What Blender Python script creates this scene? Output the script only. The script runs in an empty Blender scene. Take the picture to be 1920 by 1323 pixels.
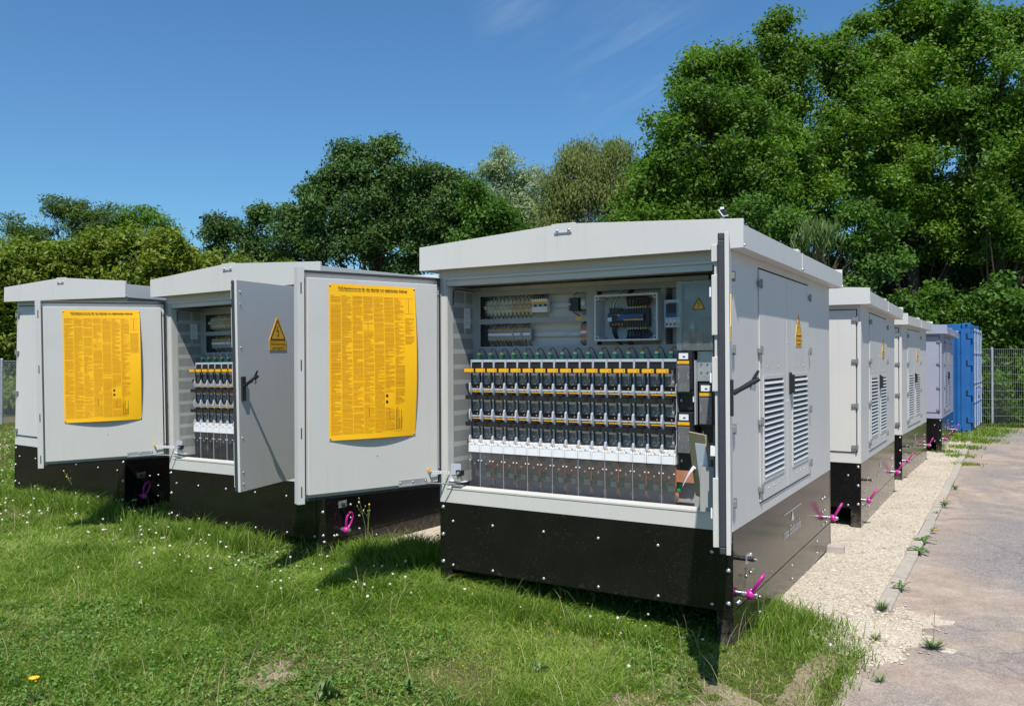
import bpy, bmesh, math, random
import numpy as np
from mathutils import Vector, Matrix, Euler
R = math.radians
scene = bpy.context.scene
col = scene.collection

# ---------------------------------------------------------------- camera, sky, sun, exposure
CAM_H = 1.65
FPX = 1547.8                      # focal length in pixels of a 1920 px wide picture
cd = bpy.data.cameras.new('camera'); cam = bpy.data.objects.new('camera', cd); col.objects.link(cam)
cam.location = (0, 0, CAM_H); cam.rotation_euler = (R(90.403), 0, 0)
cd.sensor_width = 36; cd.lens = FPX / 1920 * 36; cd.clip_start = .05; cd.clip_end = 3000
scene.camera = cam
SUN = Vector((-.07, -.61, 1)).normalized()      # towards the sun
elev = math.asin(SUN.z); azim = math.atan2(SUN.x, SUN.y)
sl = bpy.data.lights.new('sun', 'SUN'); sl.energy = 4.3; sl.angle = R(.53); sl.color = (1, .955, .89)
so = bpy.data.objects.new('sun', sl); col.objects.link(so)
so.rotation_euler = SUN.to_track_quat('Z', 'Y').to_euler(); so.location = (0, -5, 12)
w = bpy.data.worlds.new('World'); scene.world = w; w.use_nodes = True
nt = w.node_tree; nt.nodes.clear()
sky = nt.nodes.new('ShaderNodeTexSky'); sky.sky_type = 'NISHITA'; sky.sun_disc = False
sky.sun_elevation = elev; sky.sun_rotation = azim; sky.altitude = 300
sky.air_density = 1.25; sky.dust_density = .5; sky.ozone_density = 3.2
bg = nt.nodes.new('ShaderNodeBackground'); bg.inputs['Strength'].default_value = .125
out = nt.nodes.new('ShaderNodeOutputWorld')
# thin cirrus wisps high on the right
tc = nt.nodes.new('ShaderNodeTexCoord')
mp = nt.nodes.new('ShaderNodeMapping'); mp.vector_type = 'TEXTURE'; mp.inputs['Rotation'].default_value = (0, R(-27), 0); mp.inputs['Scale'].default_value = (.34, .5, .045)
n1 = nt.nodes.new('ShaderNodeTexNoise'); n1.inputs['Scale'].default_value = 1.7; n1.inputs['Detail'].default_value = 7; n1.inputs['Roughness'].default_value = .62; n1.inputs['Distortion'].default_value = .4
r1 = nt.nodes.new('ShaderNodeValToRGB'); r1.color_ramp.elements[0].position = .42; r1.color_ramp.elements[1].position = .75
def streak(dr, rad):
    vm = nt.nodes.new('ShaderNodeVectorMath'); vm.operation = 'DISTANCE'; vm.inputs[1].default_value = dr; nt.links.new(tc.outputs['Generated'], vm.inputs[0])
    mr = nt.nodes.new('ShaderNodeMapRange'); mr.interpolation_type = 'SMOOTHSTEP'; mr.inputs[1].default_value = 0; mr.inputs[2].default_value = rad; mr.inputs[3].default_value = 1; mr.inputs[4].default_value = 0; nt.links.new(vm.outputs['Value'], mr.inputs[0]); return mr.outputs[0]
r2 = nt.nodes.new('ShaderNodeMath'); r2.operation = 'MAXIMUM'; nt.links.new(streak((.15, .93, .335), .13), r2.inputs[0]); nt.links.new(streak((0, .915, .40), .07), r2.inputs[1])
mu = nt.nodes.new('ShaderNodeMath'); mu.operation = 'MULTIPLY'
mu2 = nt.nodes.new('ShaderNodeMath'); mu2.operation = 'MULTIPLY'; mu2.inputs[1].default_value = .12
mixc = nt.nodes.new('ShaderNodeMixRGB'); mixc.inputs[2].default_value = (5.2, 5.9, 6.6, 1)
L = nt.links.new
L(tc.outputs['Generated'], mp.inputs[0]); L(mp.outputs[0], n1.inputs[0]); L(n1.outputs[0], r1.inputs[0])
L(r1.outputs[0], mu.inputs[0]); L(r2.outputs[0], mu.inputs[1]); L(mu.outputs[0], mu2.inputs[0])
hs = nt.nodes.new('ShaderNodeHueSaturation'); hs.inputs['Saturation'].default_value = 1.0; hs.inputs['Value'].default_value = 1.0
tn = nt.nodes.new('ShaderNodeMixRGB'); tn.blend_type = 'MULTIPLY'; tn.inputs[0].default_value = 1; tn.inputs[2].default_value = (.375, .60, .76, 1)
L(sky.outputs[0], tn.inputs[1]); L(tn.outputs[0], hs.inputs['Color'])
L(mu2.outputs[0], mixc.inputs[0]); L(hs.outputs[0], mixc.inputs[1]); L(mixc.outputs[0], bg.inputs[0]); L(bg.outputs[0], out.inputs[0])
scene.view_settings.view_transform = 'Standard'; scene.view_settings.look = 'None'
scene.view_settings.exposure = .40; scene.view_settings.gamma = 1
scene.cycles.max_bounces = 6; scene.cycles.diffuse_bounces = 3; scene.cycles.glossy_bounces = 3
scene.cycles.transparent_max_bounces = 16; scene.cycles.transmission_bounces = 4

# ---------------------------------------------------------------- materials
MATS = {}
def newmat(name):
    m = bpy.data.materials.new(name); m.use_nodes = True
    return m, m.node_tree.nodes, m.node_tree.links, m.node_tree.nodes['Principled BSDF']
def ramp(N, stops):
    r = N.new('ShaderNodeValToRGB'); e = r.color_ramp.elements
    while len(e) > 1: e.remove(e[-1])
    e[0].position = stops[0][0]; e[0].color = (*stops[0][1], 1)
    for p, c in stops[1:]:
        k = e.new(p); k.color = (*c, 1)
    return r
def noise(N, Lk, scale, detail=4, rough=.6, vec=None, dist=0):
    n = N.new('ShaderNodeTexNoise'); n.inputs['Scale'].default_value = scale; n.inputs['Detail'].default_value = detail
    n.inputs['Roughness'].default_value = rough; n.inputs['Distortion'].default_value = dist
    if vec is not None: Lk(vec, n.inputs['Vector'])
    return n
def mat(name, c, rough=.5, metal=0, var=.06, scale=6., bump=0, bscale=80., spec=.5, dirt=None, coat=0, speck=None):
    if name in MATS: return MATS[name]
    m, N, Lk, b = newmat(name); Lk = Lk.new
    t = N.new('ShaderNodeTexCoord'); v = t.outputs['Object']
    n = noise(N, Lk, scale, 5, .65, v)
    r = ramp(N, [(.3, tuple(x * (1 - var) for x in c)), (.7, tuple(min(1, x * (1 + var)) for x in c))])
    Lk(n.outputs[0], r.inputs[0]); last = r.outputs[0]
    if dirt:                                   # (colour, threshold, amount, scale)
        dn = noise(N, Lk, dirt[3], 8, .7, v); dr = ramp(N, [(dirt[1], (0, 0, 0)), (min(1, dirt[1] + .18), (dirt[2],) * 3)])
        Lk(dn.outputs[0], dr.inputs[0]); mx = N.new('ShaderNodeMixRGB'); Lk(dr.outputs[0], mx.inputs[0]); Lk(last, mx.inputs[1])
        mx.inputs[2].default_value = (*dirt[0], 1); last = mx.outputs[0]
    if speck:                                  # pale splashes: (colour, threshold, scale)
        vn = N.new('ShaderNodeTexVoronoi'); vn.inputs['Scale'].default_value = speck[2]; Lk(v, vn.inputs['Vector'])
        sr = ramp(N, [(speck[1], (1, 1, 1)), (speck[1] + .03, (0, 0, 0))]); Lk(vn.outputs['Distance'], sr.inputs[0])
        mn = noise(N, Lk, 2.2, 4, .7, v); mr = ramp(N, [(.42, (0, 0, 0)), (.62, (1, 1, 1))]); Lk(mn.outputs[0], mr.inputs[0])
        mm = N.new('ShaderNodeMath'); mm.operation = 'MULTIPLY'; Lk(sr.outputs[0], mm.inputs[0]); Lk(mr.outputs[0], mm.inputs[1])
        mx = N.new('ShaderNodeMixRGB'); Lk(mm.outputs[0], mx.inputs[0]); Lk(last, mx.inputs[1]); mx.inputs[2].default_value = (*speck[0], 1); last = mx.outputs[0]
    Lk(last, b.inputs['Base Color'])
    rn = noise(N, Lk, scale * 2.3, 4, .6, v); rr = N.new('ShaderNodeMapRange')
    rr.inputs[3].default_value = max(.02, rough - .07); rr.inputs[4].default_value = min(1, rough + .07)
    Lk(rn.outputs[0], rr.inputs[0]); Lk(rr.outputs[0], b.inputs['Roughness'])
    b.inputs['Metallic'].default_value = metal; b.inputs['Specular IOR Level'].default_value = spec
    if coat: b.inputs['Coat Weight'].default_value = coat; b.inputs['Coat Roughness'].default_value = .06
    if bump:
        bn = noise(N, Lk, bscale, 3, .5, v); bp = N.new('ShaderNodeBump'); bp.inputs['Strength'].default_value = bump; bp.inputs['Distance'].default_value = .004
        Lk(bn.outputs[0], bp.inputs['Height']); Lk(bp.outputs[0], b.inputs['Normal'])
    MATS[name] = m; return m
PAINT = mat('grey powder coat', (.565, .552, .522), .42, 0, .025, 1.3, .05, 260, .4, dirt=((.42, .40, .35), .60, .25, 2.2))
PAINT_L = mat('lilac grey powder coat', (.32, .33, .41), .42, 0, .03, 1.5, .05, 260, .4)
def streaks(m, amt):
    N, Lk = m.node_tree.nodes, m.node_tree.links.new; b = N['Principled BSDF']; src = b.inputs['Base Color'].links[0].from_socket
    t = N.new('ShaderNodeTexCoord'); mp_ = N.new('ShaderNodeMapping'); mp_.inputs['Scale'].default_value = (26, 26, 1.1); Lk(t.outputs['Object'], mp_.inputs[0])
    n = noise(N, Lk, 1, 5, .7, mp_.outputs[0]); r = ramp(N, [(.52, (0, 0, 0)), (.75, (amt,) * 3)]); Lk(n.outputs[0], r.inputs[0])
    n2_ = noise(N, Lk, 1.6, 3, .6, t.outputs['Object']); r2_ = ramp(N, [(.42, (0, 0, 0)), (.62, (1, 1, 1))]); Lk(n2_.outputs[0], r2_.inputs[0])
    ml = N.new('ShaderNodeMath'); ml.operation = 'MULTIPLY'; Lk(r.outputs[0], ml.inputs[0]); Lk(r2_.outputs[0], ml.inputs[1])
    mx = N.new('ShaderNodeMixRGB'); Lk(ml.outputs[0], mx.inputs[0]); Lk(src, mx.inputs[1]); mx.inputs[2].default_value = (.36, .33, .28, 1); Lk(mx.outputs[0], b.inputs['Base Color'])
streaks(PAINT, .28); streaks(PAINT_L, .3)
INNER = mat('inner grey paint', (.42, .43, .415), .5, 0, .03, 2)
PANELG = mat('device panel grey', (.33, .335, .325), .5, 0, .03, 3)
PLATE = mat('backing plate', (.62, .61, .58), .5, 0, .05, 4)
BLACKP = mat('black phenolic board', (.008, .0075, .0075), .15, 0, .25, 3, .02, 120, .42, coat=0, dirt=((.05, .044, .038), .64, .18, 3.2), speck=((.20, .19, .17), .085, 70))
def mud(m):
    N, Lk = m.node_tree.nodes, m.node_tree.links.new; b = N['Principled BSDF']; src = b.inputs['Base Color'].links[0].from_socket
    t = N.new('ShaderNodeTexCoord'); sp = N.new('ShaderNodeSeparateXYZ'); Lk(t.outputs['Object'], sp.inputs[0])
    mr = N.new('ShaderNodeMapRange'); mr.inputs[1].default_value = -.685; mr.inputs[2].default_value = -.34; mr.inputs[3].default_value = .20; mr.inputs[4].default_value = -.12; mr.clamp = False; Lk(sp.outputs[2], mr.inputs[0])
    n = noise(N, Lk, 26, 6, .8, t.outputs['Object']); ad = N.new('ShaderNodeMath'); ad.operation = 'ADD'; Lk(mr.outputs[0], ad.inputs[0]); Lk(n.outputs[0], ad.inputs[1])
    r = ramp(N, [(.54, (0, 0, 0)), (.74, (.6, .6, .6))]); Lk(ad.outputs[0], r.inputs[0]); mx = N.new('ShaderNodeMixRGB'); Lk(r.outputs[0], mx.inputs[0]); Lk(src, mx.inputs[1]); mx.inputs[2].default_value = (.15, .125, .10, 1); Lk(mx.outputs[0], b.inputs['Base Color'])
mud(BLACKP)
BLACK = mat('black plastic', (.016, .016, .018), .38, 0, .2, 20)
BLACKM = mat('matt black gap', (.008, .008, .008), .8, 0, .1, 20)
GASKET = mat('dark rubber gasket', (.035, .037, .045), .6, 0, .1, 30)
STEEL = mat('zinc plated steel', (.50, .50, .49), .3, .85, .1, 25, spec=.5)
GALV = mat('galvanised steel', (.45, .46, .47), .45, .6, .15, 12)
HINGE = mat('hinge grey', (.22, .225, .22), .45, .2, .08, 20)
MAGENTA = mat('magenta lacquer', (.50, .015, .27), .32, 0, .08, 20, spec=.6)
YELLOW = mat('warning yellow', (.82, .42, .012), .45, 0, .03, 6)
POSTER = mat('poster yellow', (1.0, .52, .003), .5, 0, .02, 2)
PINK = mat('poster print', (.86, .41, .003), .6, 0, .12, 60)
PDARK = mat('poster heading print', (.07, .03, .004), .6, 0, .05, 10)
INK = mat('black ink', (.012, .010, .010), .5, 0, .05, 10)
WHITE = mat('white plastic', (.78, .79, .80), .4, 0, .03, 8)
PAPER = mat('white paper', (.74, .76, .80), .7, 0, .04, 8)
CARD = mat('brown cardboard', (.36, .29, .17), .8, 0, .08, 8)
LBLUE = mat('light grey moulding', (.43, .47, .53), .4, 0, .04, 8)
GREEN = mat('green connector', (.03, .30, .13), .4, 0, .1, 40)
BLUE = mat('blue device', (.03, .09, .24), .4, 0, .1, 30)
BLUEW = mat('blue wire', (.03, .14, .5), .5)
ORANGE = mat('orange plastic', (.55, .13, .02), .4)
BEIGE = mat('beige plastic', (.58, .45, .30), .5, 0, .08, 20)
CREAM = mat('porcelain', (.60, .57, .48), .35, 0, .06, 20)
COPPER = mat('copper bar', (.50, .22, .13), .42, .25, .2, 22)
LIGHTBOX = mat('enclosure grey', (.58, .59, .58), .5, 0, .03, 8)
LETTER = mat('white lettering', (.55, .55, .53), .6)
CONT = mat('container blue', (.012, .115, .34), .5, 0, .14, 2.2, .05, 60, dirt=((.16, .15, .15), .60, .45, 4), speck=((.20, .09, .04), .06, 9))
CONTD = mat('container white bars', (.36, .41, .50), .5, 0, .1, 10)
CONC = mat('concrete edging', (.38, .345, .295), .9, 0, .14, 14, .5, 150, .2, dirt=((.5, .42, .32), .5, .7, 3))
BLOCK = mat('paving block', (.42, .36, .32), .9, 0, .12, 14, .4, 150, .2)
BARK = mat('bark', (.075, .055, .04), .95, 0, .35, 14, .8, 40, .1)
BIRCHB = mat('pale bark', (.30, .29, .26), .9, 0, .35, 14, .5, 40, .1)
def glass(name, alpha, tint, rough=.08):
    m, N, Lk, b = newmat(name); Lk = Lk.new; N.remove(b)
    tr = N.new('ShaderNodeBsdfTransparent'); tr.inputs[0].default_value = (*tint, 1)
    df = N.new('ShaderNodeBsdfDiffuse'); df.inputs[0].default_value = (.55, .56, .58, 1)
    gl = N.new('ShaderNodeBsdfGlossy'); gl.inputs['Roughness'].default_value = rough
    t = N.new('ShaderNodeTexCoord'); nn = noise(N, Lk, 9, 4, .6, t.outputs['Object'])
    mr = N.new('ShaderNodeMapRange'); mr.inputs[3].default_value = alpha * .6; mr.inputs[4].default_value = alpha * 1.4; Lk(nn.outputs[0], mr.inputs[0])
    m1 = N.new('ShaderNodeMixShader'); Lk(mr.outputs[0], m1.inputs[0]); Lk(tr.outputs[0], m1.inputs[1]); Lk(df.outputs[0], m1.inputs[2])
    fr = N.new('ShaderNodeFresnel'); m2 = N.new('ShaderNodeMixShader'); Lk(fr.outputs[0], m2.inputs[0]); Lk(m1.outputs[0], m2.inputs[1]); Lk(gl.outputs[0], m2.inputs[2])
    Lk(m2.outputs[0], N['Material Output'].inputs[0]); return m
CLEAR = glass('clear shroud plastic', .07, (.97, .965, .97))
PLEXI = glass('plexiglass cover', .16, (.86, .90, .93))
SMOKE = glass('fuse window plastic', .24, (.70, .70, .71), .12)
def leafmat(name, c0, c1, c2, trans=.32, rough=.5, spec=.35, tsat=(1.0, 1.25, .5)):
    m, N, Lk, b = newmat(name); Lk = Lk.new
    a = N.new('ShaderNodeAttribute'); a.attribute_name = 'tint'
    r = ramp(N, [(0, c0), (.5, c1), (1, c2)]); Lk(a.outputs['Fac'], r.inputs[0])
    Lk(r.outputs[0], b.inputs['Base Color']); b.inputs['Roughness'].default_value = rough; b.inputs['Specular IOR Level'].default_value = spec
    tl = N.new('ShaderNodeBsdfTranslucent'); mm = N.new('ShaderNodeMixRGB'); mm.blend_type = 'MULTIPLY'; mm.inputs[0].default_value = 1
    Lk(r.outputs[0], mm.inputs[1]); mm.inputs[2].default_value = (tsat[0] * 1.35, tsat[1] * 1.35, tsat[2] * 1.35, 1); Lk(mm.outputs[0], tl.inputs[0])
    ms = N.new('ShaderNodeMixShader'); ms.inputs[0].default_value = trans; Lk(b.outputs[0], ms.inputs[1]); Lk(tl.outputs[0], ms.inputs[2])
    Lk(ms.outputs[0], N['Material Output'].inputs[0]); return m

# ---------------------------------------------------------------- mesh helpers
def tag(o, label=None, cat=None, group=None, kind=None):
    if label: o['label'] = label
    if cat: o['category'] = cat
    if group: o['group'] = group
    if kind: o['kind'] = kind
    return o
class MB:
    def __init__(s, *mats): s.v = []; s.f = []; s.m = []; s.mats = list(mats); s.sm = []
    def mi(s, m):
        if m is None: return 0
        if m not in s.mats: s.mats.append(m)
        return s.mats.index(m)
    def add(s, vs, fs, m=None, smooth=False):
        b = len(s.v); s.v += [tuple(p) for p in vs]; k = s.mi(m)
        for f in fs: s.f.append([b + i for i in f]); s.m.append(k); s.sm.append(smooth)
        return s
    def box(s, x0, x1, y0, y1, z0, z1, m=None, M=None):
        vs = [(x, y, z) for x in (x0, x1) for y in (y0, y1) for z in (z0, z1)]
        if M is not None: vs = [M @ Vector(p) for p in vs]
        return s.add(vs, [(0, 1, 3, 2), (4, 6, 7, 5), (0, 4, 5, 1), (2, 3, 7, 6), (0, 2, 6, 4), (1, 5, 7, 3)], m)
    def quad(s, a, b, c, d, m=None): return s.add([a, b, c, d], [(0, 1, 2, 3)], m)
    def tube(s, pts, r, n=8, m=None, caps=True, closed=False):
        pts = [Vector(p) for p in pts]; k = len(pts); rs = r if hasattr(r, '__len__') else [r] * k
        vs = []; prev = None
        for i, p in enumerate(pts):
            if closed: t = pts[(i + 1) % k] - pts[i - 1]
            else: t = pts[min(i + 1, k - 1)] - pts[max(i - 1, 0)]
            t.normalize()
            if prev is None: u = t.orthogonal().normalized()
            else:
                u = prev - t * prev.dot(t)
                u = u.normalized() if u.length > 1e-6 else t.orthogonal().normalized()
            prev = u; w_ = t.cross(u)
            for j in range(n):
                a = 2 * math.pi * j / n; vs.append(p + (u * math.cos(a) + w_ * math.sin(a)) * rs[i])
        fs = []
        for i in range(k if closed else k - 1):
            i2 = (i + 1) % k
            for j in range(n): fs.append((i * n + j, i * n + (j + 1) % n, i2 * n + (j + 1) % n, i2 * n + j))
        s.add(vs, fs, m, True)
        if caps and not closed: s.add(vs[:n], [tuple(range(n))[::-1]], m); s.add(vs[-n:], [tuple(range(n))], m)
        return s
    def cyl(s, a, b, r, n=12, m=None): return s.tube([a, b], r, n, m)
    def dome(s, c, ax, r, h, n=10, m=None):              # a button-head bolt
        c = Vector(c); ax = Vector(ax).normalized(); u = ax.orthogonal().normalized(); w_ = ax.cross(u); vs = []; prof = [(1, 0), (.95, .45), (.7, .82), (.3, 1)]
        for pr, ph in prof:
            for j in range(n): a = 2 * math.pi * j / n; vs.append(c + (u * math.cos(a) + w_ * math.sin(a)) * r * pr + ax * h * ph)
        fs = [(i * n + j, i * n + (j + 1) % n, (i + 1) * n + (j + 1) % n, (i + 1) * n + j) for i in range(3) for j in range(n)]
        fs.append(tuple(range(3 * n, 4 * n))); return s.add(vs, fs, m, True)
    def build(s, name, parent=None, mat=None, loc=None, bevel=0, seg=2):
        me = bpy.data.meshes.new(name); me.from_pydata(s.v, [], s.f)
        for m in (s.mats or [mat]): me.materials.append(m)
        me.polygons.foreach_set('material_index', s.m); me.polygons.foreach_set('use_smooth', s.sm)
        bm = bmesh.new(); bm.from_mesh(me); bmesh.ops.recalc_face_normals(bm, faces=bm.faces); bm.to_mesh(me); bm.free()
        o = bpy.data.objects.new(name, me); col.objects.link(o)
        if parent: o.parent = parent
        if loc: o.location = loc
        if bevel:
            md = o.modifiers.new('bevel', 'BEVEL'); md.width = bevel; md.segments = seg; md.limit_method = 'ANGLE'; md.angle_limit = R(50); md.harden_normals = True
        return o
def empty(name, loc=(0, 0, 0), rot=(0, 0, 0)):
    o = bpy.data.objects.new(name, None); o.empty_display_size = .2; col.objects.link(o); o.location = loc; o.rotation_euler = rot; return o
def copy_tree(o, parent=None):
    c = o.copy(); col.objects.link(c); c.parent = parent
    for ch in list(o.children): copy_tree(ch, c)
    return c
def text_mesh(mb, s, size, M, m, align='CENTER', bold=0, sx=1):
    cu = bpy.data.curves.new('t', 'FONT'); cu.body = s; cu.size = size; cu.align_x = align; cu.align_y = 'CENTER'; cu.offset = bold; cu.resolution_u = 2
    ob = bpy.data.objects.new('t', cu); col.objects.link(ob)
    dg = bpy.context.evaluated_depsgraph_get(); me = bpy.data.meshes.new_from_object(ob.evaluated_get(dg))
    mb.add([M @ Vector((v.co.x * sx, v.co.y, 0)) for v in me.vertices], [tuple(p.vertices) for p in me.polygons], m)
    bpy.data.objects.remove(ob); bpy.data.curves.remove(cu); bpy.data.meshes.remove(me)
def frame_xz(x0, z0, y, flip=False):     # text plane facing -y (or +y when flip) with origin x0,z0
    if flip: return Matrix(((-1, 0, 0, x0), (0, 0, 1, y), (0, 1, 0, z0), (0, 0, 0, 1)))
    return Matrix(((1, 0, 0, x0), (0, 0, -1, y), (0, 1, 0, z0), (0, 0, 0, 1)))
def big_mesh(name, V, F, mats, attr=None, parent=None, matidx=None, smooth=False):
    me = bpy.data.meshes.new(name); V = np.ascontiguousarray(V, np.float32); F = np.ascontiguousarray(F, np.int32); k = F.shape[1]
    me.vertices.add(len(V)); me.vertices.foreach_set('co', V.ravel())
    me.loops.add(F.size); me.loops.foreach_set('vertex_index', F.ravel())
    me.polygons.add(len(F)); me.polygons.foreach_set('loop_start', np.arange(len(F), dtype=np.int32) * k)
    if smooth: me.polygons.foreach_set('use_smooth', np.ones(len(F), bool))
    else: me.polygons.foreach_set('use_smooth', np.zeros(len(F), bool))
    for m in mats: me.materials.append(m)
    if matidx is not None: me.polygons.foreach_set('material_index', matidx.astype(np.int32))
    if attr is not None:
        a = me.attributes.new('tint', 'FLOAT', 'POINT'); a.data.foreach_set('value', attr.astype(np.float32))
    me.update(calc_edges=True)
    o = bpy.data.objects.new(name, me); col.objects.link(o)
    if parent: o.parent = parent
    return o
_rs = np.random.RandomState(5); _G = _rs.rand(64, 64, 64)
def vnoise(P, f=1.0, seed=0):
    p = np.asarray(P, float) * f + seed * 7.31
    if p.shape[1] == 2: p = np.c_[p, np.full(len(p), .37 + seed)]
    i = np.floor(p).astype(int); t = p - i; t = t * t * (3 - 2 * t); r = 0
    for a in (0, 1):
        for b in (0, 1):
            for c in (0, 1):
                wgt = (t[:, 0] if a else 1 - t[:, 0]) * (t[:, 1] if b else 1 - t[:, 1]) * (t[:, 2] if c else 1 - t[:, 2])
                r = r + wgt * _G[(i[:, 0] + a) % 64, (i[:, 1] + b) % 64, (i[:, 2] + c) % 64]
    return r

# ---------------------------------------------------------------- layout
AX, AY, YAW = 1.287, 4.817, .541
SV = (math.sin(YAW), math.cos(YAW)); TV = (math.cos(YAW), -math.sin(YAW))   # along the row of cabinets, and to the right of it
def st2xy(s, t): return AX + s * SV[0] + t * TV[0], AY + s * SV[1] + t * TV[1]
def xy2st(x, y): dx, dy = x - AX, y - AY; return dx * SV[0] + dy * SV[1], dx * TV[0] + dy * TV[1]
GP = np.array([(1.3, 4.8, -.045), (1.3, 4.6, -.045), (1.6, 4.9, -.05), (-.5, 5.9, .045), (-1.5, 6.7, .045), (-3.9, 8.4, .07), (-5.7, 9.5, .08), (-2.3, 4, .05), (1.5, 3.9, -.01), (-9, 14, .14), (-14, 19, .15),
    (3.6, 8.5, -.117), (5.8, 12.3, -.165), (8.3, 16, -.17), (10.7, 19.3, -.11), (12.5, 21, -.11), (2.5, 5.6, -.05), (4.5, 7.5, -.1), (2.5, 4.1, -.02), (8, 10, -.15), (11, 14, -.14), (0, 0, 0), (-20, 30, .2), (20, 30, 0), (0, 30, .1)])
def gz(x, y):
    x = np.atleast_1d(np.asarray(x, float)); y = np.atleast_1d(np.asarray(y, float))
    d2 = (x[:, None] - GP[None, :, 0]) ** 2 + (y[:, None] - GP[None, :, 1]) ** 2
    wt = np.exp(-d2 / (2 * 1.6 ** 2)) + 1e-4 / (1 + d2)
    return (wt * GP[None, :, 2]).sum(1) / wt.sum(1)
def gz1(x, y): return float(gz(x, y)[0])
def s0(t):                                                           # where the grass gives way to gravel
    t = np.asarray(t, float)
    b = np.where(t < 0, .86, .92 - .75 * np.clip(t / .65, 0, 1.2))
    return b + .09 * np.sin(t * 5.1 + 1) + .05 * np.sin(t * 13 + 2)
def grid_sheet(name, xs, ys, fn, m, kind='structure', dz=0, smooth=True):
    X, Y = np.meshgrid(xs, ys); P = fn(X.ravel(), Y.ravel()); z = gz(P[:, 0], P[:, 1]) + dz
    nx, ny = len(xs), len(ys); i = np.arange(nx * ny).reshape(ny, nx)
    F = np.c_[i[:-1, :-1].ravel(), i[:-1, 1:].ravel(), i[1:, 1:].ravel(), i[1:, :-1].ravel()]
    if name == 'ground':                                       # keep the coarse terrain clear of the finer sheets lying on it
        s_, t_ = xy2st(P[:, 0], P[:, 1]); sm = lambda v: np.clip(v, 0, 1) ** 2 * (3 - 2 * np.clip(v, 0, 1))
        z = z - .05 * np.maximum(sm((s_ - 1.1) / .8) * (t_ > -3.4) * (s_ < 17), sm((t_ - .85) / .5)) * (P[:, 1] < 20.6) * (P[:, 1] > -12) * (t_ < 25)
    o = big_mesh(name, np.c_[P, z], F, [m], smooth=smooth)
    o['kind'] = kind; return o

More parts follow.
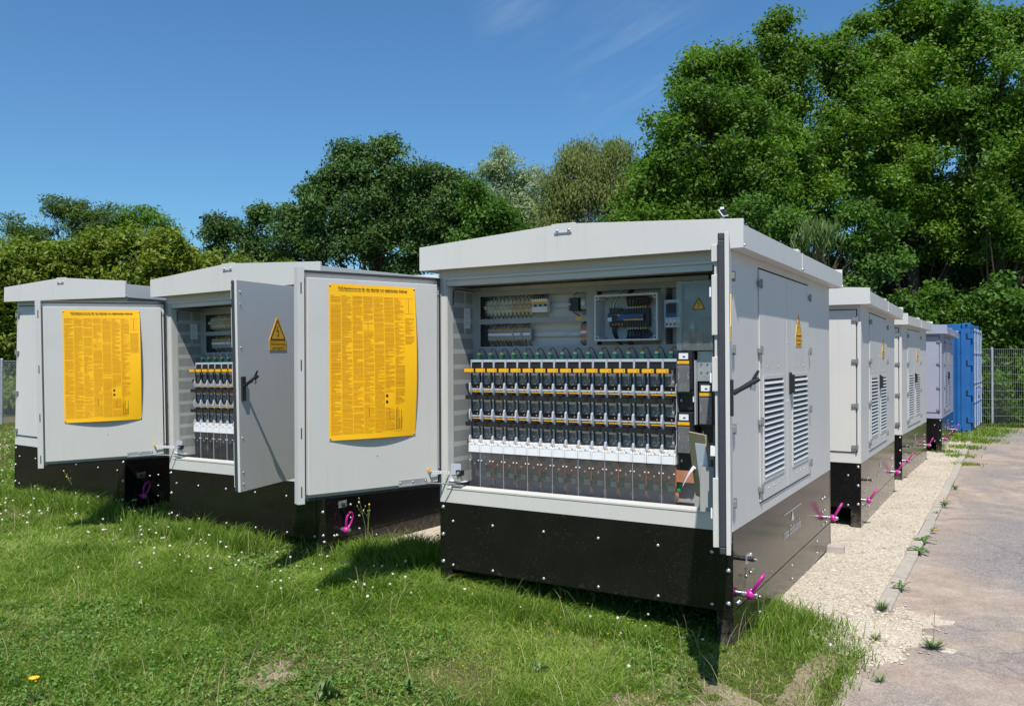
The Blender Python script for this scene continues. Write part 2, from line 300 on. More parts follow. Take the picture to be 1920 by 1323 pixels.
# ---------------------------------------------------------------- ground materials
def ground_mats():
    m, N, Lk, b = newmat('meadow soil'); Lk = Lk.new; t = N.new('ShaderNodeTexCoord'); v = t.outputs['Object']
    n = noise(N, Lk, 1.1, 6, .65, v); f = noise(N, Lk, 60, 4, .7, v)
    r = ramp(N, [(.28, (.045, .060, .015)), (.45, (.085, .090, .030)), (.60, (.15, .125, .060)), (.8, (.22, .175, .105))]); Lk(n.outputs[0], r.inputs[0])
    r2 = ramp(N, [(.25, (.45, .45, .45)), (.75, (1.35, 1.35, 1.35))]); Lk(f.outputs[0], r2.inputs[0])
    mx = N.new('ShaderNodeMixRGB'); mx.blend_type = 'MULTIPLY'; mx.inputs[0].default_value = 1; Lk(r.outputs[0], mx.inputs[1]); Lk(r2.outputs[0], mx.inputs[2]); Lk(mx.outputs[0], b.inputs['Base Color'])
    b.inputs['Roughness'].default_value = .95; b.inputs['Specular IOR Level'].default_value = .1
    bp = N.new('ShaderNodeBump'); bp.inputs['Distance'].default_value = .02; bp.inputs['Strength'].default_value = .7; Lk(f.outputs[0], bp.inputs['Height']); Lk(bp.outputs[0], b.inputs['Normal'])
    soil = m
    m, N, Lk, b = newmat('crushed limestone'); Lk = Lk.new; t = N.new('ShaderNodeTexCoord'); v = t.outputs['Object']
    vo = N.new('ShaderNodeTexVoronoi'); vo.inputs['Scale'].default_value = 95; Lk(v, vo.inputs['Vector'])
    n = noise(N, Lk, 1.3, 7, .7, v); f = noise(N, Lk, 45, 5, .75, v)
    r = ramp(N, [(.3, (.49, .42, .315)), (.5, (.60, .525, .42)), (.72, (.66, .595, .495))]); Lk(n.outputs[0], r.inputs[0])
    hsv = N.new('ShaderNodeSeparateColor'); Lk(vo.outputs['Color'], hsv.inputs[0])
    r2 = ramp(N, [(0, (.72, .70, .68)), (.5, (.98, .97, .96)), (1, (1.12, 1.12, 1.12))]); Lk(hsv.outputs[0], r2.inputs[0])
    r3 = ramp(N, [(.28, (.62, .60, .57)), (.5, (1, 1, 1))]); Lk(f.outputs[0], r3.inputs[0])
    mx = N.new('ShaderNodeMixRGB'); mx.blend_type = 'MULTIPLY'; mx.inputs[0].default_value = 1; Lk(r.outputs[0], mx.inputs[1]); Lk(r2.outputs[0], mx.inputs[2])
    mx2 = N.new('ShaderNodeMixRGB'); mx2.blend_type = 'MULTIPLY'; mx2.inputs[0].default_value = 1; Lk(mx.outputs[0], mx2.inputs[1]); Lk(r3.outputs[0], mx2.inputs[2]); Lk(mx2.outputs[0], b.inputs['Base Color'])
    b.inputs['Roughness'].default_value = .95; b.inputs['Specular IOR Level'].default_value = .15
    ad = N.new('ShaderNodeMath'); ad.operation = 'ADD'; Lk(vo.outputs['Distance'], ad.inputs[0]); Lk(f.outputs[0], ad.inputs[1])
    bp = N.new('ShaderNodeBump'); bp.inputs['Distance'].default_value = .008; bp.inputs['Strength'].default_value = .8; Lk(ad.outputs[0], bp.inputs['Height']); Lk(bp.outputs[0], b.inputs['Normal'])
    grav = m
    m, N, Lk, b = newmat('dusty asphalt'); Lk = Lk.new; t = N.new('ShaderNodeTexCoord'); v = t.outputs['Object']
    mpp = N.new('ShaderNodeMapping'); mpp.inputs['Location'].default_value = (4.2, 1.35, 0); mpp.inputs['Rotation'].default_value = (0, 0, .54); mpp.inputs['Scale'].default_value = (1, .62, 1); Lk(v, mpp.inputs[0])
    big = noise(N, Lk, .62, 9, .62, mpp.outputs[0], .6)
    bm_ = ramp(N, [(.36, (1, 1, 1)), (.44, (.70, .70, .70)), (.50, (.16, .16, .16)), (.58, (0, 0, 0))]); Lk(big.outputs[0], bm_.inputs[0])   # dust cover
    vo = N.new('ShaderNodeTexVoronoi'); vo.inputs['Scale'].default_value = 120; Lk(v, vo.inputs['Vector']); sc = N.new('ShaderNodeSeparateColor'); Lk(vo.outputs['Color'], sc.inputs[0])
    asp = ramp(N, [(0, (.14, .132, .13)), (.5, (.215, .202, .20)), (.85, (.29, .27, .262)), (1, (.40, .375, .36))]); Lk(sc.outputs[0], asp.inputs[0])
    dn = noise(N, Lk, 3.2, 8, .72, v); dus = ramp(N, [(.3, (.28, .215, .165)), (.5, (.37, .295, .235)), (.72, (.47, .39, .315))]); Lk(dn.outputs[0], dus.inputs[0])
    fn_ = noise(N, Lk, 34, 5, .8, v); fr = ramp(N, [(.36, (0, 0, 0)), (.58, (.5, .5, .5))]); Lk(fn_.outputs[0], fr.inputs[0])
    ad = N.new('ShaderNodeMath'); ad.operation = 'ADD'; ad.use_clamp = True; Lk(bm_.outputs[0], ad.inputs[0]); 
    ml = N.new('ShaderNodeMath'); ml.operation = 'MULTIPLY'; ml.inputs[1].default_value = .55; Lk(fr.outputs[0], ml.inputs[0]); Lk(ml.outputs[0], ad.inputs[1])
    dt = N.new('ShaderNodeVectorMath'); dt.operation = 'DOT_PRODUCT'; dt.inputs[1].default_value = (TV[0], TV[1], 0); Lk(v, dt.inputs[0])   # blown dust gathers along the kerb
    t0 = AX * TV[0] + AY * TV[1]; mk = N.new('ShaderNodeMapRange'); mk.interpolation_type = 'SMOOTHSTEP'; mk.inputs[1].default_value = t0 + .60; mk.inputs[2].default_value = t0 + 1.30; mk.inputs[3].default_value = .60; mk.inputs[4].default_value = 0; Lk(dt.outputs['Value'], mk.inputs[0])
    ak = N.new('ShaderNodeMath'); ak.operation = 'ADD'; ak.use_clamp = True; Lk(ad.outputs[0], ak.inputs[0]); Lk(mk.outputs[0], ak.inputs[1]); ad = ak
    mx = N.new('ShaderNodeMixRGB'); Lk(ad.outputs[0], mx.inputs[0]); Lk(asp.outputs[0], mx.inputs[1]); Lk(dus.outputs[0], mx.inputs[2])
    wn = noise(N, Lk, 2.5, 4, .6, v); wa = N.new('ShaderNodeMixRGB'); wa.blend_type = 'ADD'; wa.inputs[0].default_value = .35; Lk(v, wa.inputs[1]); Lk(wn.outputs['Color'], wa.inputs[2])
    ck = N.new('ShaderNodeTexVoronoi'); ck.feature = 'DISTANCE_TO_EDGE'; ck.inputs['Scale'].default_value = .75; Lk(wa.outputs[0], ck.inputs['Vector']); ckr = ramp(N, [(.0, (.42, .42, .42)), (.006, (.55, .55, .55)), (.014, (1, 1, 1))]); Lk(ck.outputs['Distance'], ckr.inputs[0])
    mc = N.new('ShaderNodeMixRGB'); mc.blend_type = 'MULTIPLY'; mc.inputs[0].default_value = .32; Lk(mx.outputs[0], mc.inputs[1]); Lk(ckr.outputs[0], mc.inputs[2]); mx = mc
    gr = ramp(N, [(0, (.80, .80, .80)), (1, (1.14, 1.14, 1.14))]); Lk(sc.outputs[1], gr.inputs[0])
    mx2 = N.new('ShaderNodeMixRGB'); mx2.blend_type = 'MULTIPLY'; mx2.inputs[0].default_value = 1; Lk(mx.outputs[0], mx2.inputs[1]); Lk(gr.outputs[0], mx2.inputs[2]); Lk(mx2.outputs[0], b.inputs['Base Color'])
    b.inputs['Roughness'].default_value = .9; b.inputs['Specular IOR Level'].default_value = .2
    ad2 = N.new('ShaderNodeMath'); ad2.operation = 'ADD'; Lk(vo.outputs['Distance'], ad2.inputs[0]); Lk(fn_.outputs[0], ad2.inputs[1])
    bp = N.new('ShaderNodeBump'); bp.inputs['Distance'].default_value = .003; bp.inputs['Strength'].default_value = .5; Lk(ad2.outputs[0], bp.inputs['Height']); Lk(bp.outputs[0], b.inputs['Normal'])
    asph = m
    return soil, grav, asph
SOIL, GRAVEL, ASPHALT = ground_mats()
def warp(n, a, b, c, k=2.2):            # graded spacing: fine in the middle
    u = np.linspace(-1, 1, n); return c + np.sign(u) * np.abs(u) ** k * np.where(u < 0, c - a, b - c)
g = grid_sheet('ground', warp(150, -600, 600, 1), warp(150, -60, 1400, 6), lambda x, y: np.c_[x, y], SOIL)
# gravel strip beside and between the cabinets
def gfn(u, t):
    st = s0(t); s = st + u * (17.6 - st); x, y = st2xy(s, t); return np.c_[x, y]
o = grid_sheet('gravel_strip', np.linspace(0, 1, 160) ** 1.6, np.r_[np.linspace(-3.6, -.2, 30), np.linspace(-.15, .60, 24)], gfn, GRAVEL, dz=.008)
def gfn2(s, t): x, y = st2xy(s, t - np.where((s < 1.3) & (t < .9), (.9 - t) / .2 * (.10 + .05 * np.sin(s * 4.3) + .03 * np.sin(s * 11)), 0)); return np.c_[x, np.minimum(y, 21.05 + .12 * np.sin(x * 2.3))]
o = grid_sheet('asphalt_yard', np.r_[np.linspace(-9, 0, 30), np.linspace(.1, 17.5, 110), np.linspace(17.8, 27, 30)], np.r_[np.linspace(.70, 1.5, 20), np.linspace(1.7, 26, 60)], gfn2, ASPHALT, dz=.004)
# sandy rubble corner in front of the kerb
nu, nv = 90, 70; U, Vv = np.meshgrid(np.linspace(-.05, 1.75, nu), np.linspace(.40, 1.25, nv)); X, Y = st2xy(U.ravel(), Vv.ravel())
P2 = np.c_[X, Y]; ed = np.sqrt(((U.ravel() - .85) / .62) ** 2 + ((Vv.ravel() - .74) / .34) ** 2); h_ = .012 * (1 - ed) + .016 * (vnoise(P2, 5, 1) - .5) + .006 * (vnoise(P2, 17, 2) - .5)
h_ = np.where((Vv.ravel() > .58) & (Vv.ravel() < .72) & (U.ravel() > 1.15), -.02, h_)
i = np.arange(nu * nv).reshape(nv, nu); o = big_mesh('sandy_patch', np.c_[P2, gz(X, Y) + np.clip(h_, -.02, .009) + .003], np.c_[i[:-1, :-1].ravel(), i[:-1, 1:].ravel(), i[1:, 1:].ravel(), i[1:, :-1].ravel()], [GRAVEL], smooth=True); o['kind'] = 'structure'
# kerb: flush concrete edging stones in a row
kb = MB(CONC); rnd = random.Random(3); s = 1.22; 
while s < 17.4:
    e = s + .99; pts = []
    dz = rnd.uniform(-.004, .012); dt = rnd.uniform(-.008, .008)
    n = 5
    for i in range(n):
        s_ = s + (e - .006 - s) * i / (n - 1); row = []
        for t_, z_ in ((.60 + dt, -.08), (.60 + dt, .016 + dz), (.608 + dt, .024 + dz), (.692 + dt, .024 + dz), (.70 + dt, .016 + dz), (.70 + dt, -.08)):
            x, y = st2xy(s_, t_); row.append((x, y, gz1(x, y) + z_))
        pts += row
    fs = [(i * 6 + j, i * 6 + j + 1, (i + 1) * 6 + j + 1, (i + 1) * 6 + j) for i in range(n - 1) for j in range(5)] + [(0, 1, 2, 3, 4, 5), tuple(range((n - 1) * 6, n * 6))]
    kb.add(pts, fs); s = e
tag(kb.build('kerb'), kind='structure')
# distant wooded hill; its haze is put into the colour as a bluish green
m, N, Lk, b = newmat('wooded hillside'); Lk = Lk.new; t = N.new('ShaderNodeTexCoord'); n = noise(N, Lk, .05, 8, .8, t.outputs['Object']); r = ramp(N, [(.35, (.020, .035, .030)), (.65, (.055, .085, .065))]); Lk(n.outputs[0], r.inputs[0]); Lk(r.outputs[0], b.inputs['Base Color']); b.inputs['Roughness'].default_value = 1; HILL = m
xs = np.linspace(-1100, 300, 220); ys = np.linspace(0, 1, 30); V = []
for v in ys:
    for x in xs:
        d = 620 + 380 * v; base = 92 * math.exp(-((x + 470) / 330) ** 2) + 26 * math.exp(-((x + 150) / 160) ** 2) + 16
        hgt = base * math.sin(v * math.pi / 2 * 1.0) ** 1.2
        V.append((x * d / 700, d, hgt + 3.5 * math.sin(x * .21) * v + 2.5 * math.sin(x * .53 + 1) * v))
V = np.array(V); V[:, 2] += (vnoise(V, .12) - .5) * 9 * np.clip(V[:, 2] / 40, 0, 1); i = np.arange(len(V)).reshape(30, 220)
tag(big_mesh('hill', V, np.c_[i[:-1, :-1].ravel(), i[:-1, 1:].ravel(), i[1:, 1:].ravel(), i[1:, :-1].ravel()], [HILL]), kind='structure')

# ---------------------------------------------------------------- the substations
W, D, ZB, RB, RT = 2.1, 3.073, .685, 1.64, 1.806
HZ = (1.49, 1.06, .60, .17)                      # hinge heights above the plinth top
bolt_big = None
def bolt(parent, p, ax, r=.0135, proto={}):
    key = (round(r, 4), ax)
    if key not in proto:
        mb = MB(STEEL); mb.dome((0, 0, 0), ax, r, r * .75, 10); mb.dome((0, 0, 0), ax, r * .42, r * 1.05, 6)
        tmp = mb.build('bolt'); proto[key] = tmp.data; bpy.data.objects.remove(tmp)
    o = bpy.data.objects.new('bolt', proto[key]); col.objects.link(o); o.parent = parent; o.location = p; return o
def lug(parent, d, h, lean, x=0, swing=.0, side=1):
    """magenta hoist ring on a zinc bolt standing out of the side board"""
    mb = MB(MAGENTA)
    c = Vector((.052, 0, 0)); mb.tube([(.030, 0, 0), (.036, 0, 0), (.066, 0, 0), (.072, 0, 0)], [.022, .030, .030, .022], 14)
    # elongated ring in the plane through the bolt axis direction 'lean'
    up = Vector((math.sin(lean), math.sin(swing), math.cos(lean))).normalized(); side_v = Vector((0, 1, 0)); side_v = (side_v - up * side_v.dot(up)).normalized()
    pts = []
    for k in range(20):
        a = 2 * math.pi * k / 20; rx = .026 * (1 - .25 * math.cos(a)); pts.append(c + up * (.082 - .066 * math.cos(a)) + side_v * rx * math.sin(a) * 1.25)
    mb.tube(pts, .0092, 8, closed=True)
    o = mb.build('lifting_eye', parent, loc=(x, d, h))
    m2 = MB(STEEL); m2.cyl((0, 0, 0), (.032, 0, 0), .019, 12); m2.cyl((.071, 0, 0), (.086, 0, 0), .020, 6); m2.cyl((.086, 0, 0), (.093, 0, 0), .010, 8)
    m2.build('lifting_bolt', o)
    return o
def hinge(parent, x, y, z, fx, fy, w_=.052):
    """a small pressed hinge: leaf plus knuckle; (fx, fy) is the outward normal"""
    mb = MB(HINGE)
    if fy: mb.box(-w_, .012, -.034, -.004, -.018, .018); mb.cyl((0, -.030, -.03), (0, -.030, .03), .009, 10)
    else: mb.box(.004, .026, -.030, .030, -.016, .016); mb.cyl((.024, 0, -.030), (.024, 0, .030), .0085, 10)
    return mb.build('hinge', parent, loc=(x, y, z), bevel=.0015)
def sign(parent, cx, z0, y, text=True, axis='y', sgn=-1):
    """yellow lightning-flash triangle over a text plate; faces local -y, or +x for the side doors"""
    mb = MB(YELLOW); wd, th, ph = .212, .170, .076
    T = lambda u, z, e: (cx + u, y - e, z0 + z) if axis == 'y' else (y + e, cx + u, z0 + z)
    def poly(pts, e0, e1, m):
        n = len(pts); vs = [T(u, z, e0) for u, z in pts] + [T(u, z, e1) for u, z in pts]
        mb.add(vs, [tuple(range(n, 2 * n))] + [(i, (i + 1) % n, n + (i + 1) % n, n + i) for i in range(n)], m)
    poly([(-wd / 2, 0), (wd / 2, 0), (wd / 2, ph), (.010, ph + th), (-.010, ph + th), (-wd / 2, ph)], .0005, .003, YELLOW)
    def line(a, b_, wd_, m=INK, e=.0036):
        a = Vector(a); b_ = Vector(b_); d_ = (b_ - a).normalized(); n_ = Vector((-d_.y, d_.x)) * wd_ / 2
        mb.add([T(*(a + n_), e), T(*(b_ + n_), e), T(*(b_ - n_), e), T(*(a - n_), e)], [(0, 1, 2, 3)], m)
    p, q, r_ = (-.088, ph + .007), (.088, ph + .007), (0, ph + .150)
    for a, b_ in ((p, q), (q, r_), (r_, p)): line(a, b_, .009)
    fl = [(.004, ph + .112), (-.014, ph + .066), (.010, ph + .076), (.004, ph + .040)]
    line(fl[0], fl[1], .006); line(fl[1], fl[2], .006); line(fl[2], fl[3], .006)
    mb.add([T(-.005, ph + .042, .0036), T(.013, ph + .045, .0036), T(.001, ph + .021, .0036)], [(0, 1, 2)], INK)
    for a, b_ in (((-.1, .004), (.1, .004)), ((-.1, ph - .005), (.1, ph - .005)), ((-.1, .004), (-.1, ph - .005)), ((.1, .004), (.1, ph - .005))): line(a, b_, .0022)
    if text:
        if axis == 'y': M1, M2 = frame_xz(cx, z0 + .051, y - .0038), frame_xz(cx, z0 + .022, y - .0038)
        else:
            mk = lambda z: Matrix(((0, 0, 1, y + .0038), (1, 0, 0, cx), (0, 1, 0, z), (0, 0, 0, 1))); M1, M2 = mk(z0 + .051), mk(z0 + .022)
        text_mesh(mb, 'Hochspannung', .030, M1, INK); text_mesh(mb, 'Lebensgefahr', .030, M2, INK)
    o = mb.build('warning_sign', parent)
    return o
def door_handle(parent, x, y, z, lift):
    """black swing-lever lock: escutcheon plus a lever, tipped out by 'lift' (0 = folded down); faces -y"""
    mb = MB(BLACK); mb.box(x - .019, x + .019, y - .016, y, z - .085, z + .085)
    if lift:
        a = Vector((x, y - .014, z + .02)); d_ = Vector((0, -math.sin(lift), math.cos(lift))); b_ = a + d_ * .135
        mb.tube([a, a + d_ * .04, a + d_ * .095, b_], [.013, .011, .014, .010], 10)
        c_ = a + d_ * .10; e = d_.cross(Vector((1, 0, 0))); mb.tube([c_ + e * .004, c_ + d_ * .03 + e * .022, c_ + d_ * .05 + e * .034], [.008, .008, .006], 8)
        mb.cyl(c_ - e * .03 - d_ * .02, c_ - e * .012, .012, 10, STEEL)
    else: mb.box(x - .013, x + .013, y - .036, y - .012, z - .075, z + .07)
    return mb.build('door_handle', parent, bevel=.003)
def poster(parent, u0, u1, h0, h1, y, sgn, seed):
    """large yellow printed sheet screwed to the inside of the door, bellied away from it"""
    mb = MB(POSTER); nx, nz = 26, 34; rd = random.Random(seed)
    def bulge(a, b_):                    # a across 0..1 (0 = free edge side), b_ up 0..1
        return .0035 +   .034 * math.sin(math.pi * min(1, max(0, b_))) * (a ** 1.3) * .9 + .024 * math.sin(math.pi * a) * (1 - b_) ** 2 * 1.0
    def P(a, b_, e=0): return (u0 + (u1 - u0) * a, y + bulge(a, b_) + e, h0 + (h1 - h0) * b_)
    vs = [P(i / nx, j / nz) for j in range(nz + 1) for i in range(nx + 1)]
    fs = [(j * (nx + 1) + i, j * (nx + 1) + i + 1, (j + 1) * (nx + 1) + i + 1, (j + 1) * (nx + 1) + i) for j in range(nz) for i in range(nx)]
    mb.add(vs, fs, POSTER, True)
    def bar(a0, a1, b0, b1, m, e=.0012):
        mb.add([P(a0, b0, e), P(a1, b0, e), P(a1, b1, e), P(a0, b1, e)], [(0, 1, 2, 3)], m)
    flip = lambda a: a
    cw = .112
    for c in range(8):
        a0 = .018 + c * .1205; b_ = .928 - (.045 if c == 7 else 0); bottom = .035
        if c == 7: bottom = .62
        k = 0; dens = rd.choice((.5, .8))
        while b_ > bottom:
            if rd.random() < .06: dens = rd.choice((.35, .6, .9, 1))
            ln = cw * (1 if rd.random() < dens else rd.uniform(.3, .95))
            skip = (c == 3 and .70 < b_ < .755) or (c == 5 and .20 < b_ < .30) or (c == 7 and b_ > .80) or (c == 6 and .06 < b_ < .22) or rd.random() < .03
            if not skip: bar(a0, a0 + ln, b_ - rd.choice((.0036, .0042, .0055)), b_, PINK)
            b_ -= .0082
    for c, b0, b1 in ((3, .705, .75), (7, .82, .925), (3, .14, .20), (5, .12, .18)):   # little tables
        a0 = .018 + c * .1205
        for k in range(5): bar(a0 + .02 * k + .01, a0 + .02 * k + .014, b0, b1, PDARK if k == 2 else PINK)
        bar(a0, a0 + cw, b1, b1 + .002, PINK); bar(a0, a0 + cw, b0, b0 + .002, PINK)
    for q in range(22):                       # vertical block of small print near the lower right
        a0 = .018 + 6 * .1205 + .010 * (q % 9); bb = .06 + .15 * rd.random(); bar(a0, a0 + .0045, .05, bb, PDARK if q % 3 else PINK)
    for cy in (.275, .235):
        c0 = P(.640, cy, .0013); n = 10; mb.add([(c0[0] + .009 * math.cos(2 * math.pi * k / n), c0[1], c0[2] + .011 * math.sin(2 * math.pi * k / n)) for k in range(n)], [tuple(range(n))], INK)
    # heading, right way round as seen from the inside of the door
    inv = u1 > u0
    M = Matrix(((1 if inv else -1, 0, 0, (u0 + u1) / 2), (0, 0, 1, y + bulge(.5, .97) + .006), (0, 1, 0, h0 + (h1 - h0) * .972), (0, 0, 0, 1)))
    text_mesh(mb, 'VDE-Bestimmungen für den Betrieb von elektrischen Anlagen', .0205, M, PDARK, bold=.0007)
    for a_ in (.012, .988):
        for b_ in (.012, .988):
            c0 = P(a_, b_, .001); mb.dome(c0, (0, 1, 0), .006, .004, 8, STEEL)
    return mb.build('poster', parent)

def up(o): o.location.z += ZB; return o           # parts of a substation are modelled from the plinth top
def plinth(root, logo=True, lean=(-.5, .45), full=True):
    mb = MB(BLACKP); T = .02
    # front and back: board above, open gap between two corner legs below
    for y0, y1 in ((0, T), (D - T, D)):
        mb.box(-W, 0, y0, y1, -.469, 0); mb.box(-.1, 0, y0, y1, -.685, -.4705); mb.box(-W, -W + .1, y0, y1, -.685, -.4705)
    # long sides, right down to the ground, in two boards with a fine joint
    for x0, x1 in ((-T, 0), (-W, -W + T)):
        mb.box(x0 + (.0015 if x0 < -1 else -.0015), x1 + (-.0015 if x0 > -1 else .0015), T, D - T, -.4665, 0); mb.box(x0 + (.0015 if x0 < -1 else -.0015), x1 + (-.0015 if x0 > -1 else .0015), T, D - T, -.685, -.4715)
    mb.box(-.1, -T, T + .001, .10, -.685, -.4705); mb.box(-W + T, -W + .1, T + .001, .10, -.685, -.4705)
    pl = up(mb.build('plinth', root, bevel=.0015, seg=1))
    m2 = MB(BLACKP); m2.box(-W + .10, -.105, -.003, -.0005, -.462, -.108); up(m2.build('plinth_panel', root))
    for x in (-.028, -W + .028):
        for z in (-.035, -.228, -.42): up(bolt(root, (x, 0, z), (0, -1, 0), .0155))
    for x in (-.125, -.46, -.861, -1.257, -1.655, -1.985):
        for z in (-.128, -.436): up(bolt(root, (x, -.003, z), (0, -1, 0), .0115))
    if full:
        for d in (.387, 2.70):
            for z in (-.208, -.320, -.430): up(bolt(root, (0, d, z), (1, 0, 0), .012))
        for d in (.287, 2.80): 
            for z in (-.208, -.320): up(bolt(root, (0, d, z), (1, 0, 0), .012))
        for d in (.095, .125, 2.88): up(bolt(root, (0, d, -.436), (1, 0, 0), .014))
        for d in (.595, 1.52, 2.455):
            for z in (-.523, -.621): up(bolt(root, (0, d, z), (1, 0, 0), .011))
        # earthing stud: small galvanised plate on a threaded bush
        e = MB(BLACK); e.cyl((0, .145, -.180), (.045, .145, -.180), .014, 12); e.cyl((.048, .145, -.180), (.085, .145, -.180), .013, 12)
        e.box(.045, .048, .105, .195, -.205, -.150, GALV); e.cyl((.085, .145, -.18), (.10, .145, -.18), .008, 8, STEEL); e.cyl((.048, .178, -.168), (.060, .178, -.168), .008, 6, STEEL)
        up(e.build('earthing_stud', root))
        up(lug(root, .185, -.40, .55 if logo else .12, swing=0 if logo else .25)); up(lug(root, 2.905, -.40, .5, swing=.1))
    if logo:
        lg = MB(LETTER); e = .0012
        lg.add([(e, 1.284, -.117), (e, 1.840, -.117), (e, 1.840, -.110), (e, 1.284, -.110)], [(0, 1, 2, 3)])
        lg.add([(e, 1.50, -.195), (e, 1.60, -.195), (e, 1.55, -.118)], [(0, 1, 2)])
        text_mesh(lg, 'max. Einbautiefe', .105, Matrix(((0, 0, 1, e), (1, 0, 0, 1.55), (0, 1, 0, -.255), (0, 0, 0, 1))), LETTER, sx=.78)
        up(lg.build('depth_marking', root))
def roof(root, P):
    o = .100; mb = MB(P); xl, xr, yf, yr = -W - o, o, -o, D + .10; xm = (xl + xr) / 2; pk = 1.875; yc = D / 2 - .065
    th = .016
    def gable(y0, y1, zb, drop):                      # gable shaped cross plate
        pts = [(xl, zb), (xr, zb), (xr, RT - drop), (xm + .085, pk - .004 - drop), (xm + .085, pk + .004 - drop), (xm - .085, pk + .004 - drop), (xm - .085, pk - .004 - drop), (xl, RT - drop)]
        n = len(pts); mb.add([(x, y0, z) for x, z in pts] + [(x, y1, z) for x, z in pts], [tuple(range(n)), tuple(range(2 * n - 1, n - 1, -1))] + [(i, (i + 1) % n, n + (i + 1) % n, n + i) for i in range(n)])
    gable(yf, yf + .018, RB, 0); gable(yr - .018, yr, RB, 0)
    sd = .034
    # side fascias, two lengths with a seam bead between
    for x0, x1 in ((xr - .018, xr - .001), (xl + .001, xl + .018)):
        mb.box(x0, x1, yf + .0185, yc - .002, RB, RT - sd); mb.box(x0, x1, yc + .002, yr - .0185, RB, RT - sd)
        mb.box(x0 - .004 if x0 > 0 else x0 - .003, x1 + .004 if x0 > 0 else x1 + .003, yc - .006, yc + .006, RB - .002, RT - sd + .002)
    # skin
    for s_ in (1, -1):
        xe = xr - .019 if s_ > 0 else xl + .019
        mb.add([(xe, yf + .019, RT - sd - .004), (xm, yf + .019, pk - sd), (xm, yr - .019, pk - sd), (xe, yr - .019, RT - sd - .004),
                (xe, yf + .019, RT - sd - .008), (xm, yf + .019, pk - sd - .006), (xm, yr - .019, pk - sd - .006), (xe, yr - .019, RT - sd - .008)],
               [(0, 1, 2, 3), (4, 7, 6, 5), (0, 3, 7, 4), (0, 4, 5, 1), (3, 2, 6, 7)])
    # raised joint rib across the middle
    pts = [(xl + .02, RT - sd - .01), (xr - .02, RT - sd - .01), (xr - .02, RT - .004), (xm, pk - .004), (xl + .02, RT - .004)]
    mb.add([(x, yc - .045, z) for x, z in pts] + [(x, yc + .03, z) for x, z in pts], [tuple(range(5)), tuple(range(9, 4, -1))] + [(i, (i + 1) % 5, 5 + (i + 1) % 5, 5 + i) for i in range(5)])
    # soffit tray
    mb.box(xl + .019, -W - .0015, yf + .019, yr - .019, RB + .006, RB + .010); mb.box(.0015, xr - .019, yf + .019, yr - .019, RB + .006, RB + .010)
    mb.box(-W, 0, yf + .019, -.0015, RB + .006, RB + .010); mb.box(-W, 0, D + .0015, yr - .019, RB + .006, RB + .010)
    rf = up(mb.build('roof', root, bevel=.0022, seg=2))
    m2 = MB(STEEL)
    for dx in (-.042, .042): m2.dome((xm + dx, yf, pk - .042), (0, -1, 0), .011, .012, 10); m2.cyl((xm + dx, yf - .006, pk - .062), (xm + dx, yf - .006, pk - .030), .004, 6)
    m2.box(xm - .062, xm + .062, yf - .008, yf - .003, pk - .060, pk - .055)
    m2.build('ridge_clip', rf)
    m3 = MB(STEEL)
    for y in (yf + .012, yc - .006, yc + .02, yr - .012): m3.dome((xr + .001, y, RB + .016), (1, 0, 0), .008, .010, 8)
    m3.build('eaves_screws', rf)
def louvre(mb, d0, d1, h0, h1, x, n):
    fr = .024
    for a in ((d0 - fr, d0, h0 - fr, h1 + fr), (d1, d1 + fr, h0 - fr, h1 + fr), (d0, d1, h0 - fr, h0), (d0, d1, h1, h1 + fr)):
        mb.box(x + .001, x + .0065, a[0], a[1], a[2], a[3])
    p = (h1 - h0) / n
    for k in range(n):
        z = h0 + p * k; y0, y1 = d0 + .002, d1 - .002
        v = [(x + .011, y0, z + .003), (x + .011, y1, z + .003), (x - .004, y1, z + p * .52), (x - .004, y0, z + p * .52), (x + .011, y0, z + .007), (x + .011, y1, z + .007), (x - .003, y1, z + p * .52 + .004), (x - .003, y0, z + p * .52 + .004)]
        mb.add(v, [(0, 1, 2, 3), (4, 7, 6, 5), (0, 4, 5, 1), (2, 6, 7, 3), (1, 5, 6, 2), (0, 3, 7, 4)])
def side_doors(root, P, text=True):
    X = .009
    for k, (a, b_, l0, l1, hx) in enumerate(((.60, 1.356, .69, 1.228, .60), (1.364, 2.137, 1.532, 2.046, 2.137))):
        mb = MB(P)                                     # leaf, pierced for the grille
        for c in ((a, l0, .085, 1.585), (l1, b_, .085, 1.585), (l0, l1, .085, .225), (l0, l1, .875, 1.585)): mb.box(.001, X, *c)
        mb2 = MB(P); louvre(mb2, l0, l1, .228, .872, X, 17); mb2.box(.0015, .0025, l0, l1, .226, .874, BLACKM)
        dr = up(mb.build('door', root, bevel=.0018, seg=2)); mb2.build('louvre', dr)
        m4 = MB(BLACKM); m4.box(.0005, .004, a + .004, b_ - .004, 1.587, 1.597); m4.box(.0005, .004, a + .004, b_ - .004, .074, .083); m4.build('door_gap', dr)
        for z in HZ: hinge(dr, 0, hx, z, 1, 0)
        for z in (.16, .42, .70, 1.12, 1.40, 1.52): bolt(dr, (X, (b_ - .02) if k == 0 else a + .03, z), (1, 0, 0), .0055)
        for y in (l0 + .12, l1 - .12):
            bolt(dr, (X, y, .955), (1, 0, 0), .006); bolt(dr, (X, y, .150), (1, 0, 0), .006)
        bolt(dr, (X, (l0 + l1) / 2, .150), (1, 0, 0), .006)
        for z in (.30, .55, .80): bolt(dr, (X, l0 - .045, z), (1, 0, 0), .0055); bolt(dr, (X, l1 + .045, z), (1, 0, 0), .0055)
        if k == 1:
            sign(dr, 1.752, 1.095, X, text, axis='x')
            h = MB(BLACK); h.box(X, X + .016, 1.425, 1.463, .745, .905); h.box(X + .013, X + .036, 1.431, 1.457, .755, .89); h.build('door_handle', dr, bevel=.003)
